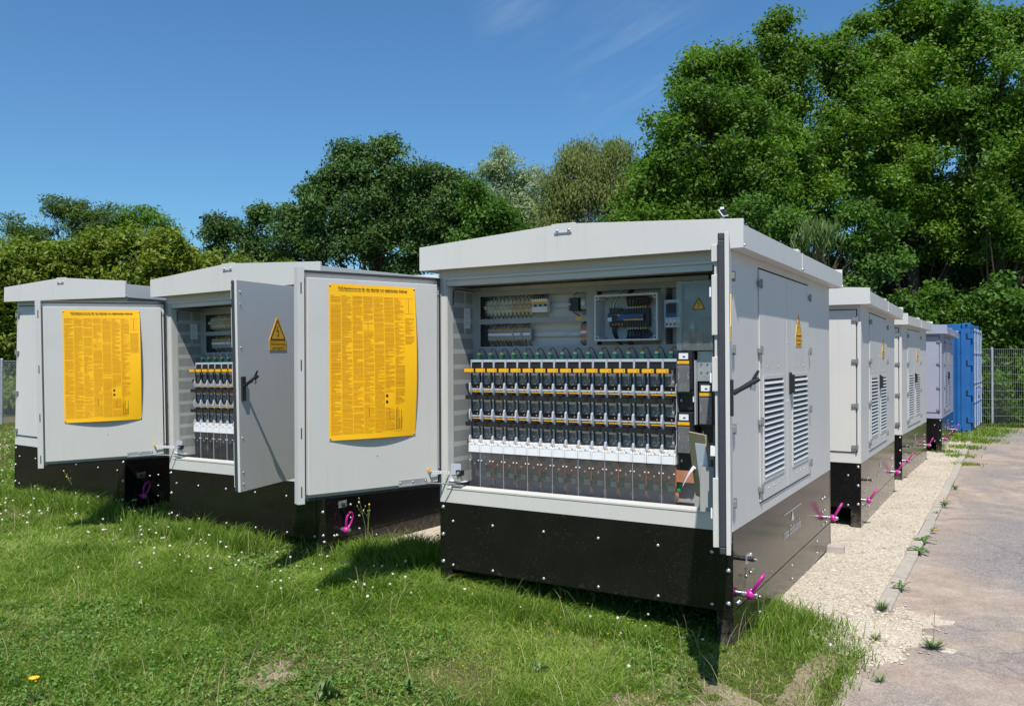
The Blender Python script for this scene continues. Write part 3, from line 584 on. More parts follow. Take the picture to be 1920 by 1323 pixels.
def shell(root, P, opened):
    mb = MB(P); T = .02
    mb.box(-T, 0, T + .0005, D - T - .0005, .0, RB + .05); mb.box(-W, -W + T, T + .0005, D - T - .0005, 0, RB + .05); mb.box(-W, 0, D - T, D, 0, RB + .05)
    if not opened: mb.box(-W, 0, 0, T, 0, RB + .05)
    else:
        mb.box(-.062, 0, 0, T, 0, RB + .05); mb.box(-W, -W + .062, 0, T, 0, RB + .05)
        mb.box(-W + .0625, -.0625, 0, T, 1.585, RB + .05)
        # stepped header and sill with folded lips
        mb.box(-W + .0625, -.0625, .004, .045, 1.532, 1.5845); mb.box(-W + .0625, -.0625, -.012, -.0005, 1.572, 1.590)
        mb.box(-W + .0625, -.0625, 0, T, 0, .098)
        mb.add([(-W + .063, -.004, .098), (-.063, -.004, .098), (-.063, -.004, .110), (-W + .063, -.004, .110), (-W + .063, .055, .120), (-.063, .055, .120), (-.063, .055, .085), (-W + .063, .055, .085)],
               [(0, 1, 2, 3), (3, 2, 5, 4), (4, 5, 6, 7)])
        mb.box(-.070, -.0625, .002, .06, .12, 1.53); mb.box(-W + .0625, -W + .070, .002, .06, .12, 1.53)
        for x in (-.022, -W + .014): mb.box(x, x + .008, -.010, -.0005, .115, 1.59)
    up(mb.build('cabinet', root, bevel=.0015, seg=1))
    g = MB(P); g.box(.0005, .0012, .001, .025, 1.585, 1.588, BLACKM); 
    if not opened:
        for side, x0, x1 in ((1, -W + .045, -W / 2 - .003), (-1, -W / 2 + .003, -.045)):
            dm = MB(P); dm.box(x0, x1, -.014, -.004, .118, 1.588)
            dr = up(dm.build('door', root, bevel=.0025, seg=2))
            q = MB(BLACKM); q.box(x0 - .009, x1 + (.009 if side < 0 else .002), -.0035, -.0005, .110, 1.597); q.build('door_gap', dr)
            for z in HZ: 
                h = hinge(dr, (x1 + .010) if side < 0 else (x0 - .010), 0, z, 0, 1)
                if side > 0: h.rotation_euler = (0, R(180), 0)
            if side < 0: door_handle(dr, x0 + .06, -.014, .83, 0)

def open_doors(root, P, aL, aR, wL, wR, seed, pocket=True):
    # left leaf: inside face with poster towards the camera
    mb = MB(P); b0, b1 = .115, 1.59
    mb.box(.004, wL - .045, -.046, -.026, b0, b1)
    dl = mb.build('door', root, bevel=.002, seg=2); dl.location = (-W + .04, -.02, ZB); dl.rotation_euler = (0, 0, -R(aL))
    f = MB(P); f.box(wL - .0445, wL, -.046, .012, b0 - .012, b1 + .012)
    for z in (1.47, .98, .55, .18): f.box(wL - .026, wL - .019, .0122, .0135, z - .035, z + .035, BLACKM)
    f.build('closing_strip', dl, bevel=.003)
    gk = MB(GASKET)
    for c in ((.012, wL - .05, b1 - .018, b1 - .002), (.012, wL - .05, b0 + .002, b0 + .016), (.012, .026, b0 + .0165, b1 - .0185)): gk.box(c[0], c[1], -.0255, -.006, c[2], c[3])
    gk.build('gasket', dl, bevel=.003)
    ip = MB(P); ip.box(.056, wL - .060, -.0255, .026, .157, 1.538); ip.box(.032, .046, -.0255, .006, .20, 1.50)
    inner = ip.build('inner_panel', dl, bevel=.004)
    sc = MB(STEEL)
    sc.dome((.039, .006, 1.47), (0, 1, 0), .006, .008, 8); sc.dome((.039, .006, .25), (0, 1, 0), .006, .008, 8); sc.build('screws', dl)
    hole = MB(BLACKM); hole.cyl((.53, .0262, .37), (.53, .0268, .37), .004, 10); hole.build('hole', dl)
    poster(dl, .878, .243, .494, 1.507, .026, 1, seed)
    rl = MB(STEEL)                                     # stay rail along the bottom edge
    rl.box(.150, .372, .027, .042, .150, .155, GALV); rl.box(.150, .372, .027, .030, .155, .192, GALV)
    for u in (.160, .262, .362): rl.dome((u, .030, .176), (0, 1, 0), .007, .007, 8)
    rl.build('stay_rail', dl)
    for z in HZ:
        h = hinge(dl, -.004, -.03, z, 0, 1, .03)
    # right leaf: outer face with sign and lever
    mb = MB(P); mb.box(-wR, -.004, -.046, -.026, b0, b1)
    dr = mb.build('door', root, bevel=.002, seg=2); dr.location = (-.04, -.02, ZB); dr.rotation_euler = (0, 0, R(aR))
    gk = MB(GASKET)
    for c in ((-wR + .002, -.012, b1 - .034, b1 - .002), (-wR + .002, -.012, b0 + .002, b0 + .034), (-wR + .002, -wR + .030, b0 + .0345, b1 - .0345)): gk.box(c[0], c[1], -.0255, .004, c[2], c[3])
    gk.build('gasket', dr, bevel=.005)
    ip = MB(P); ip.box(-wR + .05, -.05, -.0255, .022, .157, 1.538)
    for z0, z1 in ((.14, .46), (.86, 1.02), (1.12, 1.40), (1.46, 1.54)): ip.box(-wR + .036, -wR + .049, -.0255, .034, z0, z1)
    ip.build('inner_panel', dr, bevel=.003)
    lk = MB(STEEL); lk.box(-wR + .064, -wR + .076, .0225, .030, .20, .70, BLACK); lk.box(-wR + .064, -wR + .076, .0225, .030, .98, 1.45, BLACK)
    for z in (.27, .56, .90, 1.30): lk.box(-wR + .056, -wR + .084, .0225, .044, z, z + .045, WHITE)
    lk.build('locking_rod', dr)
    for z in HZ:
        h = hinge(dr, .010, -.03, z, 0, 1)
    for z in (.17, .25, .49, 1.12, 1.42, 1.51): bolt(dr, (-wR + .035, -.046, z), (0, -1, 0), .0062)
    door_handle(dr, -wR + .045, -.046, .832, R(60))
    sign(dr, -.597, 1.096, -.046)
    if pocket:
        pk = MB(PANELG)
        for c in ((-.80, -.50, .023, .026), (-.80, -.50, .100, .103), (-.80, -.797, .0265, .0995), (-.503, -.50, .0265, .0995)): pk.box(*c, .26, .48)
        pk.box(-.796, -.504, .0265, .0995, .262, .265); pk.build('document_pocket', dr)
    return dl, dr

# one fuse strip, copied sixteen times per open cabinet; origin at its left front corner line, plate depth d=.34
SP = .0981
def fuse_strip(parent):
    mb = MB(LBLUE)
    ribs = [(1.01, .222), (.855, .222), (.838, .205), (.800, .196), (.775, .200), (.762, .214), (.66, .214), (.645, .200), (.605, .192), (.58, .196), (.565, .212), (.47, .212), (.455, .196), (.425, .190), (.40, .196), (.40, .30), (1.01, .30)]
    n = len(ribs)
    for x0, x1 in ((.000, .0080), (SP - .0050, SP - .0015)):
        mb.add([(x0, y, z) for z, y in ribs] + [(x1, y, z) for z, y in ribs], [tuple(range(n)), tuple(range(2 * n - 1, n - 1, -1))] + [(i, (i + 1) % n, n + (i + 1) % n, n + i) for i in range(n)])
    mb.box(.0107, SP - .0055, .224, .30, .992, 1.01); mb.box(.0107, SP - .0055, .30, .335, .34, 1.01)
    for z in (.800, .605): mb.box(.0107, SP - .0055, .226, .299, z - .014, z + .002)
    st = mb.build('fuse_strip', parent)
    for k, z in enumerate((.93, .737, .545)):          # three hinged fuse carriers one above the other
        h = MB(BLACK); x0, x1 = .0098, SP - .0065
        h.box(x0, x1, .222, .255, z + .010, z + .052); h.box(x0 + .008, x1 - .008, .235, .255, z + .053, z + .064)
        h.box(x0, x0 + .009, .213, .255, z - .098, z + .0095); h.box(x1 - .009, x1, .213, .255, z - .098, z + .0095)
        v = [(x0, .213, z - .098), (x1, .213, z - .098), (x1, .232, z - .130), (x0, .232, z - .130), (x0, .27, z - .098), (x1, .27, z - .098), (x1, .27, z - .130), (x0, .27, z - .130)]
        h.add(v, [(0, 1, 2, 3), (4, 7, 6, 5), (0, 4, 5, 1), (3, 2, 6, 7), (1, 5, 6, 2), (0, 3, 7, 4)])
        hx = -.0185 if k == 0 else -.013
        h.box(hx, hx + .082, .170, .190, z - .012, z + .018); h.box(x0 + .002, x0 + .010, .19, .222, z - .008, z + .020); h.box(x1 - .010, x1 - .002, .19, .222, z - .008, z + .020)
        h.box(hx + .081, hx + .0905, .176, .19, z - .016, z + .018)
        if k: h.box(x0 + .015, x1 - .015, .196, .221, z + .022, z + .036); h.box(x0 + .02, x1 - .03, .215, .222, z + .04, z + .049)
        h.box(x1 - .030, x1 - .024, .209, .2125, z - .118, z - .111, BEIGE)
        hc = h.build('fuse_carrier', st)
        wn = MB(SMOKE); wn.box(x0 + .0095, x1 - .0095, .218, .2215, z - .097, z + .009)
        # what shows through it: fuse body with two gripping lugs
        wn.box(x0 + .018, x1 - .018, .238, .262, z - .070, z - .005, PANELG); wn.box(x0 + .020, x1 - .022, .2355, .2375, z - .060, z - .012, WHITE if k == 1 else LBLUE)
        for q in range(2): wn.tube([(x0 + .024 + q * .030, .2165, z - .078), (x0 + .030 + q * .030, .2165, z - .058), (x0 + .036 + q * .030, .2165, z - .078), (x0 + .042 + q * .028, .2165, z - .064)], .0014, 5, WHITE)
        wn.tube([(x0 + .022, .2160, z - .086), (x0 + .035, .2160, z - .094), (x0 + .05, .2160, z - .086)], .0013, 5, LBLUE)
        wn.build('window', st)
        if k < 2: t = MB(YELLOW); t.box(.024, SP - .008, .208, .2115, z - .153, z - .1465); t.build('marking_strip', st)
        if k == 0:
            y = MB(YELLOW); y.box(hx - .001, hx + .079, .1665, .1695, z - .009, z + .016); y.add([(hx + .012, .1660, z + .0005), (hx + .058, .1660, z + .0005), (hx + .058, .1660, z + .006), (hx + .012, .1660, z + .006)], [(0, 1, 2, 3)], PINK)
            y.add([(hx + .062, .1660, z), (hx + .072, .1660, z), (hx + .067, .1660, z + .009)], [(0, 1, 2)], INK); y.build('warning_label', st)
    t = MB(WHITE)                                        # sloping white terminal cover
    x0, x1 = .002, SP - .003
    t.add([(x0, .188, .344), (x1, .188, .344), (x1, .188, .402), (x0, .188, .402), (x0, .232, .438), (x1, .232, .438), (x1, .30, .445), (x0, .30, .445), (x0, .30, .344), (x1, .30, .344)],
          [(0, 1, 2, 3), (3, 2, 5, 4), (4, 5, 6, 7), (0, 8, 9, 1), (0, 3, 4, 7, 8), (1, 9, 6, 5, 2), (8, 7, 6, 9)])
    t.box(x0 + .010, x0 + .040, .186, .205, .398, .428); t.box(x0 + .045, x1 - .008, .186, .215, .400, .434)
    for q in (x0 + .008, x1 - .012):
        for z in (.353, .366, .379, .392): t.box(q, q + .003, .1868, .1876, z, z + .003, PANELG)
    t.box(x0 + .012, x0 + .026, .184, .1857, .416, .427, YELLOW); t.box(x0 + .050, x0 + .060, .184, .1857, .404, .412, PANELG)
    t.build('terminal_cover', st, bevel=.002)
    c = MB(GREEN); c.box(.030, .056, .262, .288, 1.012, 1.046); c.box(.028, .052, .258, .262, 1.014, 1.036); c.box(.031, .055, .260, .286, 1.047, 1.054, WHITE); c.box(.033, .053, .266, .282, 1.0545, 1.064, YELLOW)
    c.tube([(.043, .274, 1.06), (.050, .272, 1.083), (.066, .276, 1.088), (.079, .285, 1.070), (.088, .30, 1.03), (.092, .315, 1.012)], .0032, 6, BLACK)
    c.build('connector', st)
    return st
def cable(mb, a, b_, sag, r, m, n=7):
    a, b_ = Vector(a), Vector(b_); s = Vector(sag)
    mb.tube([a.lerp(b_, i / n) + s * 4 * (i / n) * (1 - i / n) for i in range(n + 1)], r, 5, m)
def interior(root, rd):
    # perforated side lining
    mb = MB(INNER); x = -W + .072
    mb.box(x - .004, x, .06, .338, .12, 1.53)
    for r_ in range(12):
        z = .20 + r_ * .111
        for c in range(20):
            y = .075 + c * .0125
            if z > 1.1 and 10 < c < 13: continue
            mb.box(x, x + .0007, y, y + .0036, z, z + .078, BLACKM)
    lw = up(mb.build('side_lining', root))
    nt_ = MB(PAPER); nt_.box(x + .001, x + .0025, .205, .285, 1.24, 1.385)
    for k in range(9): nt_.box(x + .0026, x + .003, .213, .255 + .02 * rd.random(), 1.26 + k * .013, 1.263 + k * .013, PANELG)
    nt_.build('notice', lw)
    tr = MB(BLACK); tr.tube([(x + .008, .06, 1.40), (x + .010, .062, 1.50), (x + .012, .09, 1.515), (x + .012, .33, 1.512)], .004, 6); up(tr.build('cable', root))
    mb = MB(INNER); mb.box(-.072, -.068, .06, .60, .12, 1.53); up(mb.build('side_lining', root))
    mb = MB(INNER); mb.box(-W + .063, -.063, .046, .60, 1.556, 1.560); mb.box(-W + .073, -.073, .056, .60, .062, .066, PANELG); mb.box(-W + .02, -.02, .60, .605, .05, 1.60, PANELG)
    up(mb.build('lining', root))
    # mounting frame with its openings
    mb = MB(PANELG); F0, F1 = .338, .342; zt, zb = 1.511, 1.012
    xs = [-2.034, -1.971, -1.099, -1.019, -.559, -.530, -.455, -.24]
    mb.box(-2.034, -.24, F0, F1, 1.473, zt); mb.box(-2.034, -.24, F0, F1, zb, 1.105)
    mb.box(-2.034, -1.971, F0, F1, 1.1052, 1.4728); mb.box(-1.099, -1.019, F0, F1, 1.1052, 1.4728); mb.box(-.559, -.530, F0, F1, 1.1052, 1.4728)
    mb.box(-1.971, -1.099, F0, F1, 1.270, 1.308)
    mb.box(-2.034, -.24, .330, .3378, 1.512, 1.540, GALV)
    mb.box(-2.0, -.075, F0 + .02, F1 + .02, .068, 1.011)                # lower back plate
    up(mb.build('mounting_frame', root))
    sc = MB(STEEL)
    for x_ in (-1.95, -1.62, -1.30, -1.02, -.93, -.45): sc.dome((x_, .330, 1.526), (0, -1, 0), .006, .006, 8)
    up(sc.build('screws', root))
    bp = MB(PLATE); bp.box(-1.985, -1.09, .425, .429, 1.09, 1.49); bp.box(-1.025, -.24, .425, .429, 1.09, 1.49)
    for z0 in (1.112, 1.318):                                          # slotted trunking at the left
        for k in range(12): bp.box(-1.969, -1.925, .36, .40, z0 + k * .0125, z0 + k * .0125 + .006, GASKET)
    for k in range(26): bp.box(-.528, -.505, .36, .40, 1.108 + k * .014, 1.108 + k * .014 + .008, GASKET)
    up(bp.build('backing_plate', root))
    rail = MB(GALV)
    for z in (1.392, 1.190): rail.box(-1.95, -1.105, .405, .412, z - .017, z + .017); rail.box(-1.95, -1.105, .400, .4045, z - .017, z - .012); rail.box(-1.95, -1.105, .400, .4045, z + .012, z + .017)
    up(rail.build('mounting_rail', root))
    # upper row: screw-cap fuse holders, then a block of miniature breakers
    for i in range(12):
        x_ = -1.945 + i * .0335; m_ = CREAM if i < 7 else BEIGE
        f = MB(m_); f.box(x_ + .001, x_ + .032, .365, .40, 1.350, 1.432); f.box(x_ + .006, x_ + .027, .372, .398, 1.433, 1.446); f.box(x_ + .006, x_ + .027, .372, .398, 1.336, 1.349)
        f.tube([(x_ + .0165, .364, 1.392), (x_ + .0165, .345, 1.392), (x_ + .0165, .338, 1.392)], [.0155, .0155, .010], 12); f.cyl((x_ + .0165, .3379, 1.392), (x_ + .0165, .337, 1.392), .006, 8, PANELG if i != 4 else YELLOW)
        f = up(f.build('fuse_holder', root))
    f = MB(WHITE); f.box(-1.540, -1.415, .352, .40, 1.345, 1.440)
    for k in range(6): f.box(-1.535 + k * .0205, -1.520 + k * .0205, .343, .3515, 1.385, 1.402, BLACK if k % 2 else GALV)
    f.box(-1.535, -1.42, .3505, .3515, 1.405, 1.420, YELLOW); up(f.build('breaker', root, bevel=.001))
    wr = MB(BLACK)
    for i in range(12):
        x_ = -1.928 + i * .0335
        cable(wr, (x_, .38, 1.446), (x_ + rd.uniform(-.01, .01), .41, 1.480), (0, -.01, 0), .0026, BLACK if i % 3 else GALV, 4)
        wr.cyl((x_, .375, 1.336), (x_, .375, 1.328), .005, 6, YELLOW); cable(wr, (x_, .375, 1.330), (x_ + rd.uniform(-.008, .008), .40, 1.30), (0, -.012, 0), .0036, BLACK, 4)
    for k in range(7): cable(wr, (-1.53 + k * .018, .37, 1.44), (-1.535 + k * .018, .40, 1.478), (0, -.014, 0), .0042, BLACK, 4); cable(wr, (-1.53 + k * .018, .37, 1.345), (-1.525 + k * .018, .41, 1.305), (0, -.01, 0), .0022, BEIGE, 4)
    up(wr.build('wiring', root))
    f = MB(BLACK); f.box(-1.235, -1.165, .345, .40, 1.345, 1.437); f.box(-1.238, -1.222, .340, .3445, 1.352, 1.43, BLUE); f.box(-1.2385, -1.2205, .339, .3398, 1.385, 1.398, YELLOW); up(f.build('relay', root, bevel=.002))
    f = MB(PANELG); f.box(-1.150, -1.103, .350, .40, 1.355, 1.430); f.cyl((-1.127, .3495, 1.395), (-1.127, .340, 1.395), .017, 14, GALV); up(f.build('socket', root, bevel=.002))
    f = MB(BLACK); cable(f, (-1.20, .36, 1.437), (-1.165, .40, 1.485), (-.015, -.02, 0), .003, BLACK); cable(f, (-1.215, .36, 1.345), (-1.16, .39, 1.305), (0, -.02, 0), .0035, BLACK)
    for k in range(3): cable(f, (-1.142 + k * .012, .37, 1.355), (-1.142 + k * .012, .40, 1.30), (0, -.01, 0), .002, BLACK)
    up(f.build('wiring', root))
    # lower row of terminals
    for i in range(30):
        x_ = -1.915 + i * .0118; t = MB(PANELG if i % 9 == 8 else LBLUE); 
    t = MB(PANELG); t.box(-1.925, -1.555, .372, .40, 1.150, 1.232); t.box(-1.920, -1.715, .364, .3715, 1.183, 1.203, WHITE); t.box(-1.700, -1.645, .364, .3715, 1.183, 1.203, WHITE); t.box(-1.625, -1.565, .364, .3715, 1.183, 1.203, WHITE)
    for k in range(3): t.box(-1.712 + k * .075, -1.706 + k * .075, .362, .3715, 1.155, 1.230, LBLUE)
    t.box(-1.925, -1.56, .3655, .3712, 1.206, 1.210, ORANGE)
    up(t.build('terminal_block', root))
    wr = MB(BLACK)
    for i in range(30):
        x_ = -1.915 + i * .0122
        for z, e in ((1.232, 1), (1.150, -1)):
            if rd.random() < .8: wr.box(x_, x_ + .0045, .362, .372, z - .006, z + .006, YELLOW)
            cable(wr, (x_ + .002, .368, z), (x_ + rd.uniform(-.02, .03), .40, z + e * .042), (rd.uniform(-.008, .008), -.012, 0), .0021, rd.choice((BLACK, BLACK, GASKET, BLUEW, BLACK, GALV, ORANGE if i > 18 else BLACK)), 5)
    up(wr.build('wiring', root))
    t = MB(PANELG); t.box(-1.155, -1.103, .355, .40, 1.150, 1.235); t.box(-1.155, -1.103, .3535, .3548, 1.215, 1.232, ORANGE); t.box(-1.155, -1.103, .3535, .3548, 1.160, 1.178, ORANGE); t.box(-1.150, -1.108, .350, .3534, 1.19, 1.204, WHITE); up(t.build('terminal_block', root))
    wr = MB(BLACK)
    for k in range(4):
        cable(wr, (-1.150 + k * .013, .36, 1.235), (-1.138 + k * .012, .39, 1.272), (0, -.02, 0), .003, BLACK); wr.box(-1.151 + k * .013, -1.144 + k * .013, .352, .36, 1.140, 1.1495, YELLOW)
        cable(wr, (-1.148 + k * .013, .357, 1.142), (-1.128 + k * .012, .39, 1.10), (-.01, -.01, 0), .003, BLACK)
    up(wr.build('wiring', root))
    lb = MB(YELLOW); lb.box(-1.178, -1.135, .3365, .3375, 1.279, 1.300); up(lb.build('label', root))
    # open enclosure with the controller
    X0, X1, Z0, Z1 = -.998, -.548, 1.130, 1.438
    e = MB(LIGHTBOX); y0, y1 = .245, .40
    for c in ((X0, X0 + .012, Z0, Z1), (X1 - .012, X1, Z0, Z1), (X0 + .0122, X1 - .0122, Z0, Z0 + .012), (X0 + .0122, X1 - .0122, Z1 - .012, Z1)): e.box(c[0], c[1], y0, y1, c[2], c[3])
    e.box(X0 + .001, X1 - .001, y1 - .006, y1 - .0005, Z0 + .001, Z1 - .001)
    for cx in (X0 + .020, X1 - .020):
        for cz in (Z0 + .020, Z1 - .020): e.cyl((cx, y0 + .001, cz), (cx, y1 - .01, cz), .014, 12); e.cyl((cx, y0 + .0005, cz), (cx, y0 - .0002, cz), .007, 10, BLACKM)
    en = up(e.build('enclosure', root, bevel=.002))
    q = MB(GALV); q.box(X0 + .03, X1 - .015, .384, .392, 1.268, 1.300); q.build('mounting_rail', en)
    q = MB(BLACK); q.box(-.925, -.645, .335, .384, 1.225, 1.345); q.box(-.932, -.80, .325, .3345, 1.262, 1.318); q.box(-.922, -.83, .322, .3345, 1.335, 1.352)
    q.box(-.920, -.675, .318, .3245, 1.268, 1.308, BLUE); q.box(-.905, -.860, .3165, .3178, 1.272, 1.304, GASKET); q.box(-.862, -.842, .3165, .3178, 1.298, 1.307, YELLOW)
    q.box(-.815, -.675, .3165, .3178, 1.266, 1.2745, YELLOW)
    for k in range(8): q.box(-.815 + k * .0178, -.8005 + k * .0178, .3166, .3178, 1.277, 1.307, BLUEW if False else BLUE); q.box(-.799 + k * .0178, -.798 + k * .0178, .3160, .3178, 1.268, 1.309, BLACK)
    q.box(-.93, -.90, .31, .335, 1.262, 1.288, WHITE)
    for k in range(4): q.box(-.905 + k * .022, -.89 + k * .022, .325, .337, 1.236, 1.246, ORANGE)
    q.build('controller', en)
    q = MB(BLACK)
    for k in range(8):
        x_ = -.790 + k * .0178
        for z, s_ in ((1.350, 1), (1.218, -1)):
            q.cyl((x_, .338, z - s_ * .002), (x_, .338, z + s_ * .006), .0055, 6, YELLOW); q.cyl((x_, .338, z + s_ * .006), (x_, .338, z + s_ * .012), .005, 6, WHITE)
            for j in range(2): cable(q, (x_ + j * .004, .338, z + s_ * .012), (-.800 + .006 * j, .33, z + s_ * .072), (.006 + .0125 * k, -.014, s_ * .016), .0066, BLACK, 9)
        q.box(x_ - .0065, x_ + .0065, .330, .345, 1.311, 1.345, GASKET); q.box(x_ - .0065, x_ + .0065, .330, .345, 1.222, 1.262, GASKET)
    for s_ in (1, -1):
        for j in range(6): cable(q, (-.79 + j * .005, .33 - .003 * (j % 2), 1.284 + s_ * .125), (-.785 + j * .006, .37, 1.284 + s_ * .20), (0, -.02, 0), .006, BLACK, 4)
    for j, m_ in enumerate((GREEN, WHITE, BLACK, GALV)): cable(q, (-.915 + j * .012, .335, 1.33), (-.845 + j * .006, .36, 1.47), (-.01, -.02, .0), .0028, m_, 6)
    for j in range(4): cable(q, (-.90 + j * .012, .33, 1.232), (-.85 + j * .004, .36, 1.10), (-.014, -.02, .0), .0045, BLACK, 6)
    q.build('wiring', en)
    # meter with display
    e = MB(LIGHTBOX); e.box(-.527, -.405, .305, .42, 1.212, 1.392); mt = up(e.build('meter', root, bevel=.004))
    q = MB(BLUE); q.box(-.516, -.425, .3025, .3045, 1.277, 1.372); q.box(-.506, -.430, .3015, .3023, 1.305, 1.364, GASKET); q.box(-.514, -.497, .3015, .3023, 1.362, 1.370, YELLOW); q.build('display', mt)
    for k in range(4):
        q = MB(WHITE); q.cyl((-.508 + k * .026, .3045, 1.255), (-.508 + k * .026, .3015, 1.255), .0085, 12); q.cyl((-.508 + k * .026, .3045, 1.233), (-.508 + k * .026, .3015, 1.233), .006, 12, BLACK); q.build('button', mt)
    # copper lugs and insulating plate at the right, behind plexiglass
    for (a0, a1, z0, z1, y, holes) in ((-.352, -.318, 1.118, 1.262, .305, (1.215, 1.155)), (-.272, -.20, 1.225, 1.262, .310, ()), (-.385, -.342, 1.075, 1.175, .255, (1.105,)), (-.300, -.255, 1.075, 1.175, .255, (1.105,)), (-.215, -.17, 1.075, 1.175, .255, (1.105,))):
        q = MB(COPPER); q.box(a0, a1, y, y + .012, z0, z1)
        for hz in holes: q.cyl(((a0 + a1) / 2, y - .001, hz), ((a0 + a1) / 2, y - .004, hz), .016, 14, STEEL); q.cyl(((a0 + a1) / 2, y - .004, hz), ((a0 + a1) / 2, y - .018, hz), .009, 6, STEEL)
        up(q.build('busbar_lug', root, bevel=.001))
    q = MB(PANELG); q.box(-.40, -.15, .32, .325, 1.05, 1.27); q.box(-.405, -.395, .26, .335, 1.06, 1.49); up(q.build('insulating_plate', root))
    q = MB(PLEXI); q.box(-.405, -.13, .198, .201, 1.062, 1.495); px = up(q.build('plexiglass_cover', root))
    q = MB(YELLOW); e = .1965; q.add([(-.306, e, 1.313), (-.216, e, 1.313), (-.261, e, 1.394)], [(0, 1, 2)])
    def seg(a, b_, w_):
        a = Vector(a); b_ = Vector(b_); d_ = (b_ - a).normalized(); n_ = Vector((-d_.y, d_.x)) * w_ / 2; ee = e - .0008
        q.add([((a + n_).x, ee, (a + n_).y), ((b_ + n_).x, ee, (b_ + n_).y), ((b_ - n_).x, ee, (b_ - n_).y), ((a - n_).x, ee, (a - n_).y)], [(0, 1, 2, 3)], INK)
    seg((-.300, 1.316), (-.222, 1.316), .005); seg((-.300, 1.316), (-.261, 1.388), .005); seg((-.222, 1.316), (-.261, 1.388), .005)
    seg((-.258, 1.372), (-.267, 1.350), .003); seg((-.267, 1.350), (-.256, 1.354), .003); seg((-.256, 1.354), (-.261, 1.328), .004)
    q.build('warning_sign', px)
    # fuse strips
    st = fuse_strip(root); st.location = (-1.981, 0, ZB)
    for i in range(1, 16):
        c = copy_tree(st, root); c.location = (-1.981 + i * SP, 0, ZB)
    # large fuse switches
    for (x0, z0, y) in ((-.408, .80, .0), (-.408, .418, .0), (-.277, .60, .03)):
        b = MB(BLACK); x1 = x0 + .112; b.box(x0, x1, .205 + y, .33, z0 - .012, z0 + .258); b.box(x0 + .006, x1 - .006, .19 + y, .2045 + y, z0 + .018, z0 + .255)
        b.box(x0, x1 - .01, .25 + y, .33, z0 - .115, z0 - .013)
        for k in range(6): b.box(x1 - .007, x1 - .001, .200 + y, .2048 + y, z0 + .02 + k * .03, z0 + .034 + k * .03)
        sw = up(b.build('fuse_switch', root, bevel=.003))
        q = MB(WHITE); q.box(x0 + .020, x0 + .080, .1875 + y, .1898 + y, z0 + .208, z0 + .245); q.box(x0 + .045, x0 + .062, .1868 + y, .1873 + y, z0 + .218, z0 + .228, BLUE); q.build('label', sw)
        q = MB(YELLOW); q.box(x0 + .010, x0 + .086, .1875 + y, .1898 + y, z0 + .178, z0 + .197); q.add([(x0 + .022, .1868 + y, z0 + .184), (x0 + .062, .1868 + y, z0 + .184), (x0 + .062, .1868 + y, z0 + .191), (x0 + .022, .1868 + y, z0 + .191)], [(0, 1, 2, 3)], PINK); q.build('warning_label', sw)
        q = MB(SMOKE); q.box(x0 + .012, x1 - .022, .182 + y, .185 + y, z0 + .005, z0 + .170); q.box(x0 + .034, x0 + .062, .188 + y, .1898 + y, z0 + .10, z0 + .16, PANELG); q.box(x0 + .036, x0 + .060, .186 + y, .1878 + y, z0 + .02, z0 + .06, BLACK)
        for xx in (x0 + .033, x0 + .058): q.box(xx, xx + .008, .1848 + y, .1857 + y, z0 + .030, z0 + .055, WHITE)
        for xx in (x0 + .018, x0 + .078): q.tube([(xx, .1815 + y, z0 + .08), (xx + .006, .1815 + y, z0 + .095), (xx, .1815 + y, z0 + .11), (xx + .006, .1815 + y, z0 + .125)], .0015, 5, LBLUE)
        q.build('window', sw)
        q = MB(WHITE); q.box(x1 - .012, x1 - .004, .215 + y, .235 + y, z0 - .06, z0 - .02); q.box(x0 + .012, x0 + .020, .238 + y, .249 + y, z0 - .06, z0 - .045); q.build('latch', sw)
    q = MB(GALV); q.box(-.285, -.16, .24, .245, .87, 1.055); 
    for z in (.93, .98): 
        for x_ in (-.26, -.22, -.18): q.cyl((x_, .2395, z), (x_, .233, z), .006, 8, STEEL)
    q.box(-.292, -.286, .20, .24, .60, 1.0, LBLUE); up(q.build('cover_plate', root))
    # clear shroud with copper bars, current sensors and bolted cable lugs underneath
    q = MB(COPPER); q.box(-1.86, -.292, .225, .235, .232, .306); up(q.build('busbar', root, bevel=.001))
    for i in range(15):
        x_ = -1.945 + (i + 1) * SP
        b = MB(COPPER); b.box(x_ + .004, x_ + .054, .212, .2245, .20, .336); b.box(x_ + .032, x_ + .062, .235, .242, .105, .165)
        b.cyl((x_ + .045, .2345, .135), (x_ + .045, .226, .135), .0145, 10, STEEL); b.box(x_ + .046, x_ + .068, .25, .26, .17, .225, GREEN)
        up(b.build('cable_lug', root))
        s_ = MB(PANELG); s_.box(x_ + .006, x_ + .036, .204, .2115, .172, .206, LIGHTBOX); s_.box(x_ - .001, x_ + .005, .206, .222, .170, .208, YELLOW); s_.box(x_ + .037, x_ + .044, .206, .222, .170, .208, YELLOW); s_.box(x_ + .008, x_ + .034, .208, .2118, .2065, .214, GREEN)
        up(s_.build('current_sensor', root))
    for i in range(16):
        x_ = -1.981 + i * SP; c = MB(CLEAR); c.box(x_ + .002, x_ + SP - .003, .1935, .195, .085, .342)
        for q_ in (.012, SP - .014): c.cyl((x_ + q_, .1925, .285), (x_ + q_, .189, .285), .0048, 8, WHITE)
        c.tube([(x_ + .045, .1915, .262), (x_ + .050, .1915, .256), (x_ + .055, .1915, .262), (x_ + .050, .1915, .268)], .0009, 4, WHITE, closed=True)
        c.box(x_ + .0003, x_ + .0017, .190, .198, .085, .34, LBLUE) if i % 2 else None
        up(c.build('clear_cover', root))
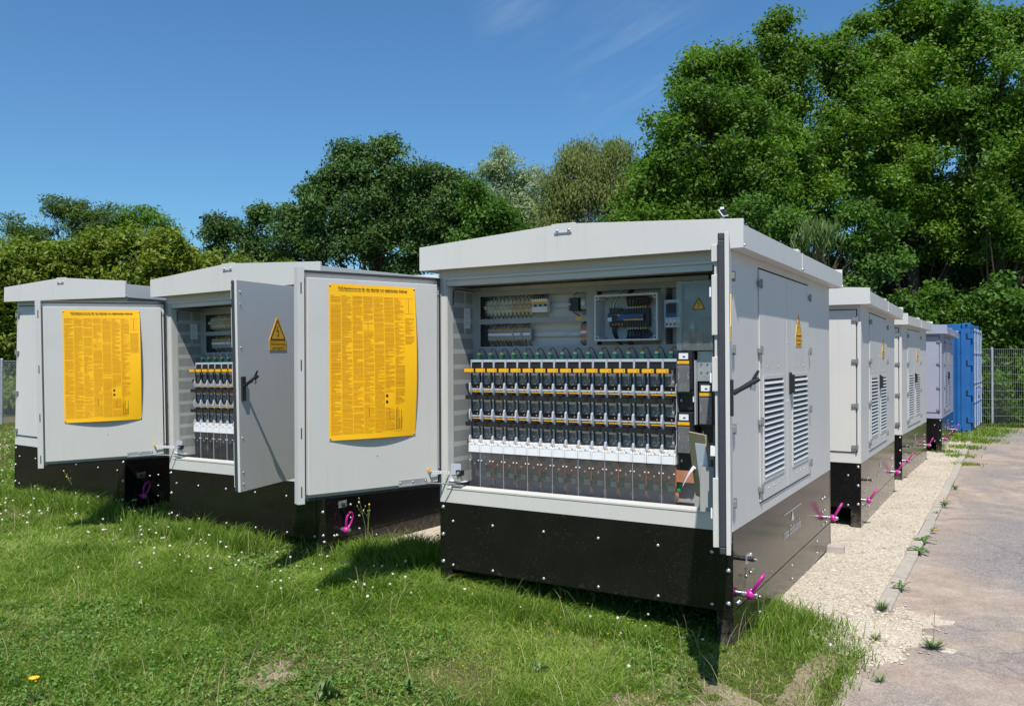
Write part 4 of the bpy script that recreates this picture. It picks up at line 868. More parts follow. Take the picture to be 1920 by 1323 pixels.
    # stay arm: bracket with limit switch inside the left jamb, perforated link out to the leaf
    b = MB(WHITE); b.box(-W + .075, -W + .16, .03, .034, .195, .275, LBLUE); b.box(-W + .07, -W + .20, .01, .06, .150, .154); b.box(-W + .075, -W + .079, .0, .06, .154, .195); b.box(-W + .12, -W + .17, .0, .03, .156, .190, PANELG)
    b.box(-W + .14, -W + .19, -.005, .028, .196, .232, BLACK); b.cyl((-W + .165, -.006, .214), (-W + .165, -.02, .214), .010, 8, GALV); b.box(-W + .10, -W + .19, -.01, .02, .118, .128, GALV)
    up(b.build('stay_bracket', root))
def stay_arms(root, dl, aL):
    a = R(aL); U = Vector((math.cos(a), -math.sin(a), 0)); Nn = Vector((math.sin(a), math.cos(a), 0)); H = Vector((-W + .04, -.02, 0))
    p = H + U * .135 + Nn * .05 + Vector((0, 0, .232)); q = Vector((-W + .085, .0, .212)); b = MB(WHITE)
    d_ = (q - p); n = Vector((d_.y, -d_.x, 0)).normalized(); z = Vector((0, 0, .011))
    b.add([p + z + n * .001, q + z + n * .001, q - z + n * .001, p - z + n * .001, p + z - n * .001, q + z - n * .001, q - z - n * .001, p - z - n * .001], [(0, 1, 2, 3), (4, 7, 6, 5), (0, 4, 5, 1), (3, 2, 6, 7)])
    for k in range(7):
        c = p.lerp(q, .08 + k * .13); b.cyl(c + n * .0012, c + n * .0016, .0042, 8, GALV); b.cyl(c - n * .0012, c - n * .0016, .0042, 8, GALV)
    r_ = H + U * .135 + Nn * .03 + Vector((0, 0, .232)); b.cyl(r_, p + Nn * .006, .007, 8, STEEL); b.cyl(r_ + Vector((0, 0, .014)) , r_ + Nn * .008 + Vector((0, 0, .014)), .012, 12, YELLOW)
    up(b.build('door_stay', root))
    b = MB(GALV); b.cyl(H + U * .165 + Nn * .045 + Vector((0, 0, .158)), Vector((-W + .13, .0, .135)), .0048, 8); up(b.build('stay_rod', root))

def substation(X, Y, hb, yaw, ra, rd, label, P=PAINT, opened=None, lean=None, seed=1, text=True, logo=True):
    Mx = Matrix.Rotation(-yaw, 3, 'Z') @ Matrix.Rotation(-rd, 3, 'X') @ Matrix.Rotation(ra, 3, 'Y')
    root = empty('substation', Vector((X, Y, CAM_H + hb)) + Mx @ Vector((0, 0, -ZB)), Mx.to_euler())
    tag(root, label, 'substation', 'grey substations on black plinths')
    plinth(root, logo); roof(root, P); shell(root, P, bool(opened)); side_doors(root, P, text)
    if opened:
        dl, dr = open_doors(root, P, *opened, seed=seed)
        interior(root, random.Random(seed)); stay_arms(root, dl, opened[0])
        return root, dl, dr
    return root, None, None
SA, SAl, SAr = substation(1.287, 4.817, -1.009, .541, -.004, -.003, 'nearest light grey substation, both front doors open on long rows of fuses', opened=(112, 105.5, 1.08, 1.08), seed=1)
SB, SBl, SBr = substation(-1.528, 6.749, -1.027, .585, -.012, -.017, 'open grey substation between the two yellow posters, warning sign on its right door', opened=(116.5, 104, 1.09, 1.06), seed=2, logo=False)
SC, _, _ = substation(-3.950, 8.438, -1.021, .551, .016, .005, 'closed grey substation at the far left, mostly behind an open poster door', text=False, logo=False)
SD, _, _ = substation(3.606, 8.535, -1.082, .536, .001, .008, 'closed grey substation directly behind the nearest open one, beside the gravel strip')
SE, _, _ = substation(5.805, 12.293, -1.135, .571, -.001, 0, 'small looking closed grey substation beside the gravel, just in front of the lilac tinted one', text=False)
SF, _, _ = substation(8.309, 15.968, -1.157, .554, .001, .007, 'lilac tinted closed substation standing in front of the blue container', P=PAINT_L, text=False)

# ---------------------------------------------------------------- papers in the door pocket of the nearest substation
def loose(name, mb, dr, label, cat, group=None):
    o = mb.build(name); o.matrix_world = dr_world(dr); return tag(o, label, cat, group)
def dr_world(dr):
    p = dr.parent; return (Matrix.Translation(p.location) @ p.rotation_euler.to_matrix().to_4x4()) @ (Matrix.Translation(dr.location) @ dr.rotation_euler.to_matrix().to_4x4())
MF = Matrix.Translation((-.745, .035, .30)) @ Matrix.Rotation(R(27), 4, 'Z') @ Matrix.Rotation(R(-7), 4, 'X')
q = MB(CARD); q.box(0, .205, -.004, .010, 0, .335, M=MF); loose('document_folder', q, SAr, 'brown cardboard folder sticking up out of the pocket on the open right door', 'folder')
q = MB(PAPER); MF2 = MF @ Matrix.Translation((.02, .014, .02)) @ Matrix.Rotation(R(9), 4, 'Z'); q.box(-.02, .07, 0, .003, .02, .27, M=MF2); loose('paper_sheet', q, SAr, 'upright white paper sheets beside the brown folder in the door pocket', 'paper')
q = MB(PAPER); v = []; n = 8
for i in range(n + 1):
    t = i / n; v += [(-.62, .085 + .115 * t, .44 + .05 * math.sin(t * 3) - .10 * t), (-.60 + .02 * t, .085 + .115 * t, .475 + .05 * math.sin(t * 3) - .125 * t)]
q.add(v, [(2 * i, 2 * i + 1, 2 * i + 3, 2 * i + 2) for i in range(n)], PAPER, True); loose('paper_sheet', q, SAr, 'white paper sheet curling out and down from the door pocket', 'paper')

# small solar powered logger on the nearest roof
lx, ly = 1.40, 5.50
lo = empty('solar_logger', (lx, ly, 2.42)); tag(lo, 'small solar panel logger on a short post on top of the nearest roof', 'solar logger')
q = MB(GALV); q.box(-.012, .012, -.008, .008, .0, .17); q.box(-.03, .03, -.03, .03, -.004, 0); q.build('post', lo, bevel=.002)
q = MB(WHITE); Mr = Matrix.Translation((.004, -.02, .20)) @ Matrix.Rotation(R(30), 4, 'Z') @ Matrix.Rotation(R(-14), 4, 'Y') @ Matrix.Rotation(R(-35), 4, 'X'); q.box(-.024, .024, -.004, .004, -.030, .030, M=Mr); fr = q.build('panel_frame', lo, bevel=.001)
q = MB(BLACK); q.box(-.0215, .0215, -.0052, -.0042, -.0275, .0265, M=Mr); q.build('solar_cell', fr)
q = MB(WHITE); q.box(-.012, .012, -.010, .010, .226, .240); q.build('housing', lo, bevel=.002)

# paving block under the corner
q = MB(BLOCK); q.box(-.10, .10, -.05, .05, 0, .075)
bx, by = st2xy(2.96, .035); o = q.build('paving_block', bevel=.004); o.location = (bx, by, gz1(bx, by) - .005); o.rotation_euler = (0, 0, -YAW + R(4)); tag(o, 'pale concrete block under the rear corner of the nearest substation', 'paving block')

# ---------------------------------------------------------------- blue shipping container
def container():
    yaw = R(33.5); root = empty('shipping_container', (10.70, 19.26, -.105), (0, 0, -yaw)); tag(root, 'blue shipping container standing behind the lilac tinted substation', 'container')
    Ln, Wd, H = 6.06, 2.44, 2.59            # x runs left along the long side, y is the door end width
    mb = MB(CONT)
    mb.box(-.20, 0, 0, .06, .12, H - .12); mb.box(-.20, 0, Wd - .06, Wd, .12, H - .12); mb.box(-Ln, -Ln + .16, 0, .16, .12, H - .12); mb.box(-Ln, -Ln + .16, Wd - .16, Wd, .12, H - .12)
    mb.box(-Ln + .16, -.20, .0, .06, H - .20, H - .02); mb.box(-Ln + .16, -.20, Wd - .06, Wd, H - .20, H - .02); mb.box(-Ln + .16, -.20, 0, .06, .06, .20); mb.box(-Ln + .16, -.20, Wd - .06, Wd, .06, .20)
    mb.box(-.12, 0, .0605, Wd - .0605, H - .14, H - .02); mb.box(-.12, 0, .0605, Wd - .0605, .04, .16); mb.box(-Ln, -Ln + .05, .16, Wd - .16, .06, H - .02); mb.box(-Ln + .05, -.12, .0605, Wd - .0605, H - .05, H - .03)
    mb.box(-Ln + .05, -.12, .0605, Wd - .0605, .10, .14)
    fr = mb.build('frame', root, bevel=.006, seg=1)
    s = MB(CONT); x = -.20; pr = []                 # corrugated long sides
    while x > -Ln + .16: pr += [(x, .028), (x - .07, .028), (x - .14, .062), (x - .21, .062)]; x -= .278
    for y0, sg in ((0, 1), (Wd, -1)):
        v = []
        for (xx, dy) in pr: v += [(xx, y0 + sg * dy, .20), (xx, y0 + sg * dy, H - .20)]
        s.add(v, [(2 * i, 2 * i + 1, 2 * i + 3, 2 * i + 2) for i in range(len(pr) - 1)])
    s.build('side_panel', root)
    for x0, x1 in ((-.178, .003), (-Ln - .003, -Ln + .178)):
        for y0, y1 in ((-.003, .162), (Wd - .162, Wd + .003)):
            for z0, z1 in ((0, .118), (H - .118, H)):
                c = MB(CONT); c.box(x0, x1, y0, y1, z0, z1); 
                if x1 > 0: c.cyl(((x0 + x1) / 2, y0 - .001, (z0 + z1) / 2), ((x0 + x1) / 2, y0 - .004, (z0 + z1) / 2), .032, 12, BLACKM)
                c.build('corner_casting', root, bevel=.01)
    for k, (y0, y1) in enumerate(((.065, Wd / 2 - .01), (Wd / 2 + .01, Wd - .065))):
        d = MB(CONT); d.box(.002, .035, y0, y1, .17, H - .15)
        for q_ in range(5): yy = y0 + .1 + q_ * .2; d.box(.0352, .055, yy, yy + .09, .24, H - .22)
        dr = d.build('door', root, bevel=.004, seg=1)
        for yy in (y0 + .25, y1 - .25):
            b = MB(CONTD); b.cyl((.062, yy, .15), (.062, yy, H - .12), .015, 10)
            for z in (.16, .75, 1.2, 1.9, H - .16): b.box(.0552, .080, yy - .05, yy + .05, z - .025, z + .025)
            b.cyl((.075, yy, 1.12), (.085, yy + .36, 1.05), .012, 8); b.build('locking_bar', dr)
        for z in (.32, .95, 1.65, 2.28):
            h = MB(CONT); yy = y0 - .05 if k == 0 else y1 + .05; h.box(-.06, .075, yy - .03, yy + .03, z - .05, z + .05); h.box(-.095, -.0605, -.0035 if k == 0 else Wd + .001, -.0005 if k == 0 else Wd + .0035, z - .07, z + .07, BLACKM); h.build('hinge', dr)
    pl = MB(YELLOW); pl.cyl((.12, Wd / 2 + .1, 1.06), (.14, Wd / 2 + .1, 1.06), .035, 10); pl.build('padlock', root)
container()

# ---------------------------------------------------------------- fences
FENCE = mat('weathered galvanised wire', (.20, .21, .215), .6, .2, .15, 12)
def mesh_fence():
    X0, X1, Y, H = 11.6, 21.0, 21.35, 2.0; root = empty('mesh_fence', (X0, Y, -.1)); tag(root, 'galvanised double rod mesh fence in front of the hedge at the right', 'fence')
    posts = [12.42 + 2.51 * k for k in range(-0, 4)]
    for px_ in posts:
        b = MB(GALV); b.box(px_ - X0 - .03, px_ - X0 + .03, .0, .04, -.2, H + .05); b.box(px_ - X0 - .022, px_ - X0 + .022, -.012, -.001, .05, H); b.build('post', root, bevel=.004, seg=1)
    ed = [9.9] + posts
    for a, b_ in zip(ed, ed[1:]):
        m_ = MB(FENCE); a -= X0 - .035; b_ -= X0 + .035; n = int((b_ - a) / .05)
        for k in range(n + 1): x = a + (b_ - a) * k / n; m_.box(x - .0028, x + .0028, -.014, -.008, .04, H + .02)
        for k in range(10):
            z = .06 + k * .2155
            for y0 in (-.022, -.007): m_.box(a, b_, y0 + .0003, y0 + .0077, z - .004, z + .004)
        m_.build('fence_panel', root)
mesh_fence()
def chain_fence():
    Y, H = 18.9, 1.47; x0, x1 = -15.2, -10.8; root = empty('chain_link_fence', (x0, Y, .14)); tag(root, 'chain link fence with grey post at the left edge, behind the leftmost substation', 'fence')
    for x in (-14.2, -11.68, -9.2): b = MB(GALV); b.cyl((x - x0, 0, -.2), (x - x0, 0, H + .03), .032, 12); b.dome((x - x0, 0, H + .03), (0, 0, 1), .034, .02, 10); b.build('post', root)
    m_ = MB(GALV); Lx = 6.0; p = .07
    k = -H
    while k < Lx:
        for s_ in (1, -1):
            xa, xb = k, k + H; za, zb = (0.04, H) if s_ > 0 else (H, .04)
            ca, cb = max(xa, 0), min(xb, Lx)
            if cb > ca:
                f = lambda x: za + (zb - za) * (x - xa) / (xb - xa)
                A, B = Vector((ca, .002 * s_, f(ca))), Vector((cb, .002 * s_, f(cb))); n_ = Vector((-(B - A).z, 0, (B - A).x)).normalized() * .0022
                m_.add([A + n_, B + n_, B - n_, A - n_], [(0, 1, 2, 3)])
        k += p
    m_.cyl((0, 0, H - .01), (Lx, 0, H - .01), .004, 6); m_.cyl((0, 0, .75), (Lx, 0, .75), .003, 6); m_.build('wire_mesh', root)
chain_fence()

# ---------------------------------------------------------------- trees
def wp(px, py, Y):                        # a point at distance Y seen at photo pixel (px, py)
    return np.array(((px - 960) / FPX * Y, Y, CAM_H + (672.5 - py) / FPX * Y))
LEAF = {
 'oak': leafmat('oak leaves', (.036, .085, .008), (.100, .190, .015), (.205, .320, .034), .42),
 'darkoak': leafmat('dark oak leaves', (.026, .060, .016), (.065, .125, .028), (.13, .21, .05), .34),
 'alder': leafmat('alder leaves', (.028, .070, .008), (.068, .150, .013), (.13, .24, .022), .36),
 'hazel': leafmat('hazel leaves', (.055, .090, .008), (.14, .19, .015), (.25, .29, .030), .36),
 'robinia': leafmat('robinia leaves', (.036, .070, .016), (.095, .155, .032), (.18, .25, .06), .4),
 'willow': leafmat('willow leaves', (.14, .17, .10), (.28, .33, .19), (.48, .53, .35), .35),
 'birch': leafmat('birch leaves', (.075, .100, .024), (.19, .22, .06), (.34, .37, .13), .4),
 'chestnut': leafmat('narrow pale leaves', (.035, .075, .018), (.09, .16, .035), (.24, .32, .10), .3),
}
def leaf_cloud(C, per, sig, size, rs, aspect=.55, upw=.5, flat=.75, tint_c=None, droop=0):
    n = len(C) * per
    c = np.repeat(C, per, 0); off = rs.normal(size=(n, 3)) * sig * np.array([1, 1, flat]); r_ = np.linalg.norm(off, axis=1, keepdims=True); off *= np.minimum(1, 2.1 * np.mean(sig) / np.maximum(r_, 1e-6))
    if droop: off[:, 2] -= np.abs(rs.normal(size=n)) * droop
    P = c + off
    nr = rs.normal(size=(n, 3)) * .8 + off / (np.mean(sig) + 1e-6) * .35; nr[:, 2] += upw; nr[:, 1] -= .25; nr /= np.linalg.norm(nr, axis=1, keepdims=True)
    t = np.cross(nr, rs.normal(size=(n, 3))); t /= np.linalg.norm(t, axis=1, keepdims=True)
    if droop: t = t * .5 + np.array([0, 0, -1.]); t /= np.linalg.norm(t, axis=1, keepdims=True)
    b = np.cross(nr, t); s = size * rs.uniform(.6, 1.35, (n, 1))
    bend = nr * s * .14
    V = np.stack([P - t * s, P - b * s * aspect - t * s * .1 + bend, P + t * s, P + b * s * aspect - t * s * .1 + bend], 1).reshape(-1, 3)
    F = np.arange(n * 4).reshape(n, 4)
    ct = np.repeat(tint_c if tint_c is not None else rs.rand(len(C)), per)
    tint = np.clip(.62 * ct + .38 * rs.rand(n) + .0, 0, 1)
    return V, F, np.repeat(tint, 4)
def wood(root, base, top, tips, rs, r0, bark, name='trunk'):
    mb = MB(bark); base = Vector(base); top = Vector(top); k = 9; path = []
    for i in range(k + 1): t = i / k; path.append(base.lerp(top, t) + Vector((rs.normal() * .10, rs.normal() * .10, 0)) * (t * 1.5))
    mb.tube(path, [r0 * (1 - .82 * i / k) * (1.25 if i == 0 else 1) for i in range(k + 1)], 9)
    for tp in tips:
        tp = Vector(tp); hh = max(.12, min(.9, (tp.z - base.z) / max(.1, (top.z - base.z)) - .28 - .1 * rs.rand())); st = path[int(hh * k)]
        mid = st.lerp(tp, .5) + Vector((rs.normal() * .12, rs.normal() * .12, -.10 * (tp - st).length + .15)); rr = r0 * .26 * (1 - .5 * hh)
        mb.tube([st, st.lerp(mid, .5) + Vector((0, 0, .05)), mid, mid.lerp(tp, .5) + Vector((rs.normal() * .05, 0, .06)), tp], [rr, rr * .8, rr * .6, rr * .35, rr * .12], 5)
    return mb.build(name, root)
def tree(name, label, kind, Y, blobs, trunk_px, seed, dens=1.0, per=46, size=.064, csig=.175, lobe=.52, per_lobe=11, depth=1.0, bark=BARK, gap=.36, gapf=.55, r0=.2, aspect=.55, upw=.5, droop=0, group=None, ground=None, flat=.75, cat='tree', tb=0):
    """blobs: (px, py, rx, ry[, dy]) ellipsoids given where the photo shows them at distance Y; each becomes a real volume"""
    rs = np.random.RandomState(seed); C = []; TC = []
    for bl in blobs:
        px, py, rx, ry = bl[:4]; dy = bl[4] if len(bl) > 4 else 0
        c = wp(px, py, Y + dy); RX, RZ = rx / FPX * Y, ry / FPX * Y; RY = max(.5, min(RX, RZ * 1.1) * depth)
        nl = int(dens * 2.5 * RX * RZ * 3.14 * max(1, RY) ** .45 / (lobe / .6) ** 2) + 2
        d = rs.normal(size=(nl, 3)); d /= np.linalg.norm(d, axis=1, keepdims=True); r_ = .35 + .65 * rs.rand(nl, 1) ** .55
        lc = c + d * r_ * np.array([RX, RY, RZ]); lr = lobe * rs.uniform(.55, 1.25, nl) * min(1, .45 + .5 * min(RX, RZ))
        keep = vnoise(lc, gapf, seed % 17) > gap - .08; lc, lr = lc[keep], lr[keep]
        m_ = per_lobe; dd = rs.normal(size=(len(lc) * m_, 3)); dd[:, 2] = dd[:, 2] * .9 + .25; dd /= np.linalg.norm(dd, axis=1, keepdims=True)
        q = rs.rand(len(dd), 1) ** .5 * 1.08 * (1 + .75 * rs.rand(len(dd), 1) * (rs.rand(len(dd), 1) < .20)); R_ = np.repeat(lr, m_)[:, None]
        pts = np.repeat(lc, m_, 0) + dd * q * R_ * np.array([1, 1, .72]); C.append(pts)
        TC.append(np.repeat(rs.rand(len(lc)), m_) * .5 + .5 * rs.rand(len(pts)))
        nf = int(len(pts) * .20); d = rs.normal(size=(nf, 3)); d /= np.linalg.norm(d, axis=1, keepdims=True); pf = c + d * (.45 + .60 * rs.rand(nf, 1) ** .7) * np.array([RX, RY, RZ]); pf = pf[vnoise(pf, gapf * 1.6, seed % 11) > .42]; C.append(pf); TC.append(rs.rand(len(pf)))
    C = np.concatenate(C); TC = np.concatenate(TC)
    gx, gy = (trunk_px - 960) / FPX * Y, Y; z0 = gz1(gx, gy) if ground is None else ground
    k = C[:, 2] > z0 + .15; C, TC = C[k], TC[k]
    root = empty(name, (gx, gy, z0)); tag(root, label, cat, group)
    tc_ = np.clip(.5 + (TC - .5) * .9 + (vnoise(C, .5, seed % 13) - .5) * .5 + tb, 0, 1)
    V, F, T = leaf_cloud(C, per, csig, size, rs, aspect, upw, flat, tc_, droop)
    V = V - np.array([gx, gy, z0]); big_mesh('crown', V, F, [LEAF[kind]], T, root)
    top = C[np.argsort(C[:, 2])[-max(3, len(C) // 20):]].mean(0); cen = C.mean(0)
    tips = C[rs.choice(len(C), min(len(C), 40), replace=False)] - np.array([gx, gy, z0])
    ctop = (cen[0] * .6 + top[0] * .4 - gx, cen[1] - gy, max(.6, top[2] - z0 - .4))
    wood(root, (0, 0, -.1), ctop, [tuple(t) for t in tips], rs, r0, bark, 'trunk' if cat == 'tree' else 'stems')
    return root
# the big oaks on the right
tree('oak_tree', 'broad oak whose left edge meets the sky, directly above the nearest substation roof', 'oak', 24.5,
     [(1345, 175, 75, 70), (1300, 130, 25, 40), (1370, 120, 40, 45), (1300, 270, 75, 90), (1255, 330, 55, 70), (1225, 300, 30, 30), (1385, 270, 80, 110), (1240, 400, 60, 55), (1330, 390, 90, 60), (1420, 360, 70, 90), (1205, 390, 35, 50)], 1345, 11, r0=.18)
tree('oak_tree', 'slimmer oak with a tall leafy spire poking above its neighbours', 'oak', 25.5,
     [(1470, 175, 50, 75), (1440, 85, 20, 30), (1458, 50, 13, 28), (1500, 100, 22, 45), (1480, 110, 30, 40), (1545, 150, 50, 70), (1590, 110, 22, 38), (1520, 260, 85, 110), (1500, 380, 90, 70), (1600, 240, 60, 130), (1570, 85, 16, 25), (1430, 150, 22, 45)], 1500, 12, r0=.2)
tree('oak_tree', 'tallest oak reaching the top of the picture at the right', 'oak', 26.5,
     [(1690, 80, 55, 65), (1640, 110, 40, 50), (1620, 60, 18, 34), (1695, 30, 22, 30), (1740, 70, 45, 60), (1745, 20, 16, 26), (1660, 190, 80, 90), (1760, 170, 90, 100), (1650, 330, 90, 110), (1760, 310, 110, 110), (1700, 430, 130, 70), (1790, 90, 40, 60), (1660, 15, 12, 26), (1720, 25, 14, 40)], 1715, 13, r0=.30, tb=.08)
tree('oak_tree', 'oak crown cut off by the right edge of the picture', 'oak', 25.0,
     [(1850, 90, 60, 55), (1830, 40, 22, 35), (1895, 70, 40, 40), (1885, 30, 9, 30), (1850, 190, 90, 90), (1930, 190, 80, 100), (1860, 310, 110, 110), (1960, 330, 90, 130), (1850, 430, 90, 70), (1960, 460, 80, 80), (1800, 30, 14, 30)], 1870, 14, r0=.26)
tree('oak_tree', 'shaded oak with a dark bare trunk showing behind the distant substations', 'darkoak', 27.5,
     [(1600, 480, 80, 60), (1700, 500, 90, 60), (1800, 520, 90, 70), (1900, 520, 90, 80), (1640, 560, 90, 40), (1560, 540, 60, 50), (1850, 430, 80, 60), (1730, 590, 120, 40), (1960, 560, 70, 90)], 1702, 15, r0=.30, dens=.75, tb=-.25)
tree('chestnut_sapling', 'young tree with narrow drooping pale leaves in front of the oaks', 'chestnut', 21.5,
     [(1530, 430, 42, 26), (1580, 436, 38, 26), (1545, 470, 40, 28)], 1570, 16, per=22, size=.13, aspect=.20, droop=.12, upw=.2, r0=.09, dens=.8, csig=.2, tb=.05)
tree('alder_tree', 'bushy tree with fresh green clumps behind the second roof on the right', 'alder', 22.5,
     [(1465, 440, 55, 45), (1640, 400, 50, 36), (1650, 470, 50, 45), (1580, 560, 55, 40), (1500, 500, 50, 45), (1620, 545, 40, 30), (1420, 405, 30, 30)], 1600, 17, r0=.12, dens=.7, tb=-.02)
for i, (lab, px, Y, bl, sd, tb_) in enumerate((
    ('hedge shrub touching the right end of the blue container', 1850, 22.6, [(1840, 620, 40, 60), (1830, 720, 45, 60), (1850, 770, 50, 30), (1860, 560, 40, 40)], 21, .05),
    ('bright shrub growing behind the mesh fence post', 1890, 23.0, [(1880, 600, 38, 50), (1890, 700, 42, 60), (1890, 770, 50, 30), (1870, 650, 30, 40)], 22, .12),
    ('shrub behind the mesh fence at the right edge of the picture', 1940, 22.8, [(1930, 590, 35, 50), (1945, 680, 45, 70), (1950, 760, 60, 40), (1990, 620, 50, 100)], 23, 0),
    ('shrub mass showing above the lilac tinted substation', 1740, 24.0, [(1760, 570, 50, 34), (1700, 585, 40, 30), (1800, 600, 40, 40), (1730, 640, 80, 60), (1800, 680, 70, 80)], 24, -.1))):
    tree('hazel_bush', lab, 'alder', Y, bl, px, sd, cat='bush', group='shrubs behind the right fence', r0=.05, dens=1.1, per=30, size=.07, csig=.15, lobe=.45, tb=tb_)
# middle of the picture
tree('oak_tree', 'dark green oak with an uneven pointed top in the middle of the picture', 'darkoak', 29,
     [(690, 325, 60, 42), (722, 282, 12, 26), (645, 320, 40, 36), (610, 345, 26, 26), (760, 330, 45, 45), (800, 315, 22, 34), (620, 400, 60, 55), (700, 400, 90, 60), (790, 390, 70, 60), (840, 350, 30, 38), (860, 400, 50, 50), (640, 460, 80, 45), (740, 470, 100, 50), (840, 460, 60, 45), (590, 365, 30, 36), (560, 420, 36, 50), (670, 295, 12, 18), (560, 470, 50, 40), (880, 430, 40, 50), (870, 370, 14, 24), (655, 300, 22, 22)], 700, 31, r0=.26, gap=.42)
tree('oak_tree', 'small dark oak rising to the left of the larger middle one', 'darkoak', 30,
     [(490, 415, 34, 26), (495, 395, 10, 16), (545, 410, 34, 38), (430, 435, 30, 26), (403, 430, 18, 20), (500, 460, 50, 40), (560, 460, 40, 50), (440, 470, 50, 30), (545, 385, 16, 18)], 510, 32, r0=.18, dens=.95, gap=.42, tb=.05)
tree('alder_tree', 'fresh green alder between the dark oak and the silvery willow', 'alder', 27,
     [(905, 400, 36, 40), (935, 425, 45, 40), (965, 440, 40, 30), (895, 365, 14, 20), (915, 450, 60, 40)], 925, 33, r0=.12, dens=1.0)
tree('willow_tree', 'silvery leaved willow with thin see-through top', 'willow', 33,
     [(932, 305, 17, 42), (950, 325, 20, 50), (912, 340, 18, 40), (972, 350, 22, 46), (985, 395, 30, 40), (930, 355, 24, 42), (970, 378, 28, 42), (1008, 345, 9, 32), (1012, 390, 18, 34), (950, 410, 40, 36), (990, 420, 36, 30)], 955, 34, r0=.14, dens=1.0, per=20, size=.085, aspect=.32, gap=.40, gapf=.8, csig=.2, lobe=.5, bark=BIRCHB)
tree('birch_tree', 'olive green birch left of the big oaks', 'birch', 31,
     [(1085, 325, 46, 52), (1120, 285, 34, 34), (1040, 360, 26, 40), (1150, 320, 40, 48), (1065, 380, 42, 46), (1130, 385, 60, 48), (1175, 370, 34, 60), (1098, 285, 14, 18), (1150, 272, 16, 16), (1060, 420, 40, 30), (1120, 430, 70, 30), (1172, 285, 12, 22)], 1110, 35, r0=.15, per=34, size=.062, aspect=.5, csig=.2, dens=1.25, droop=.14, bark=BIRCHB, gap=.34, lobe=.55)
tree('oak_tree', 'low leafy branches under the birch, just left of the large oaks', 'oak', 26,
     [(1150, 440, 60, 26), (1195, 420, 30, 40), (1080, 450, 50, 20), (1200, 330, 18, 30)], 1160, 36, r0=.1, dens=.9)
# left side
rb = [('feathery robinia with a flat top at the left edge', 60, [(45, 425, 34, 22), (20, 455, 34, 22), (60, 470, 44, 26), (10, 490, 36, 34), (75, 445, 26, 14)], 41),
      ('robinia with the highest tufted crown on the left', 130, [(95, 388, 24, 22), (125, 400, 30, 18), (150, 425, 34, 26), (110, 450, 40, 26), (140, 390, 14, 10)], 42),
      ('robinia with separate flat tufts left of the gap', 200, [(185, 400, 24, 18), (215, 425, 26, 22), (190, 440, 26, 16), (160, 455, 30, 22)], 43),
      ('robinia at the right end of the left group, above the hedge', 270, [(240, 410, 20, 22), (270, 410, 18, 18), (300, 415, 20, 22), (255, 440, 34, 24), (310, 445, 22, 24), (285, 470, 40, 30), (325, 465, 12, 14)], 44)]
for lab, px, bl, sd in rb:
    tree('robinia_tree', lab, 'robinia' if sd < 44 else 'oak', 32, bl, px, sd, r0=.12, dens=.8, per=26, size=.080, csig=.20, flat=.4, aspect=.30, gap=.38, gapf=.7, lobe=.5, per_lobe=10, group='robinias above the left hedge')
hb = [('hazel bush at the left edge of the picture, lowest of the hedge', 20, 22.5, [(20, 600, 60, 80), (-30, 520, 60, 70), (30, 700, 60, 60), (-40, 640, 60, 100), (15, 540, 40, 40)], 51, -.05),
      ('yellowish hazel bush above the leftmost roof', 100, 24, [(80, 500, 50, 36), (60, 470, 24, 24), (135, 475, 30, 30), (110, 545, 60, 50), (40, 510, 36, 36), (140, 510, 40, 40), (100, 600, 70, 60)], 52, .12),
      ('hazel bush with a dark hollow, above the middle of the left roof', 190, 25, [(180, 470, 40, 30), (212, 455, 24, 24), (215, 520, 60, 50), (160, 530, 50, 40), (200, 580, 80, 60)], 53, .0),
      ('bright green hazel bush left of the open substation', 275, 24.5, [(255, 462, 36, 30), (295, 458, 26, 26), (330, 480, 24, 26), (300, 500, 50, 40), (270, 545, 60, 50), (320, 560, 50, 50)], 54, .1),
      ('low hazel bush under the distant hill', 375, 26, [(345, 500, 40, 30), (380, 515, 50, 30), (340, 545, 50, 50), (420, 520, 40, 28), (400, 560, 60, 50)], 55, .04),
      ('small hazel bush peeking over the second roof', 470, 27, [(460, 515, 50, 22), (520, 520, 50, 22), (480, 560, 60, 60)], 56, -.1)]
for lab, px, Y, bl, sd, tb_ in hb:
    tree('hazel_bush', lab, 'hazel', Y, bl, px, sd, cat='bush', r0=.06, dens=1.25, per=34, size=.07, csig=.16, lobe=.5, gap=.30, tb=tb_, group='hazel bushes of the left hedge')
# unbroken dark wood behind everything, so no bare horizon shows between the trunks
rs = np.random.RandomState(77); n = 5200
ang = rs.uniform(-.72, .72, n); dist = rs.uniform(38, 46, n); C = np.c_[np.sin(ang) * dist * 1.35, np.cos(ang) * dist, rs.rand(n) ** .9 * (2.6 + 3.2 * np.clip((ang + .1) * 1.6, 0, 1)) + .1]
V, F, T = leaf_cloud(C, 18, .45, .17, rs, .6, .4, .8)
o = big_mesh('wood_edge', V, F, [LEAF['darkoak']], T * .6); tag(o, 'dark wood edge far behind the substations', 'wood', kind='stuff')

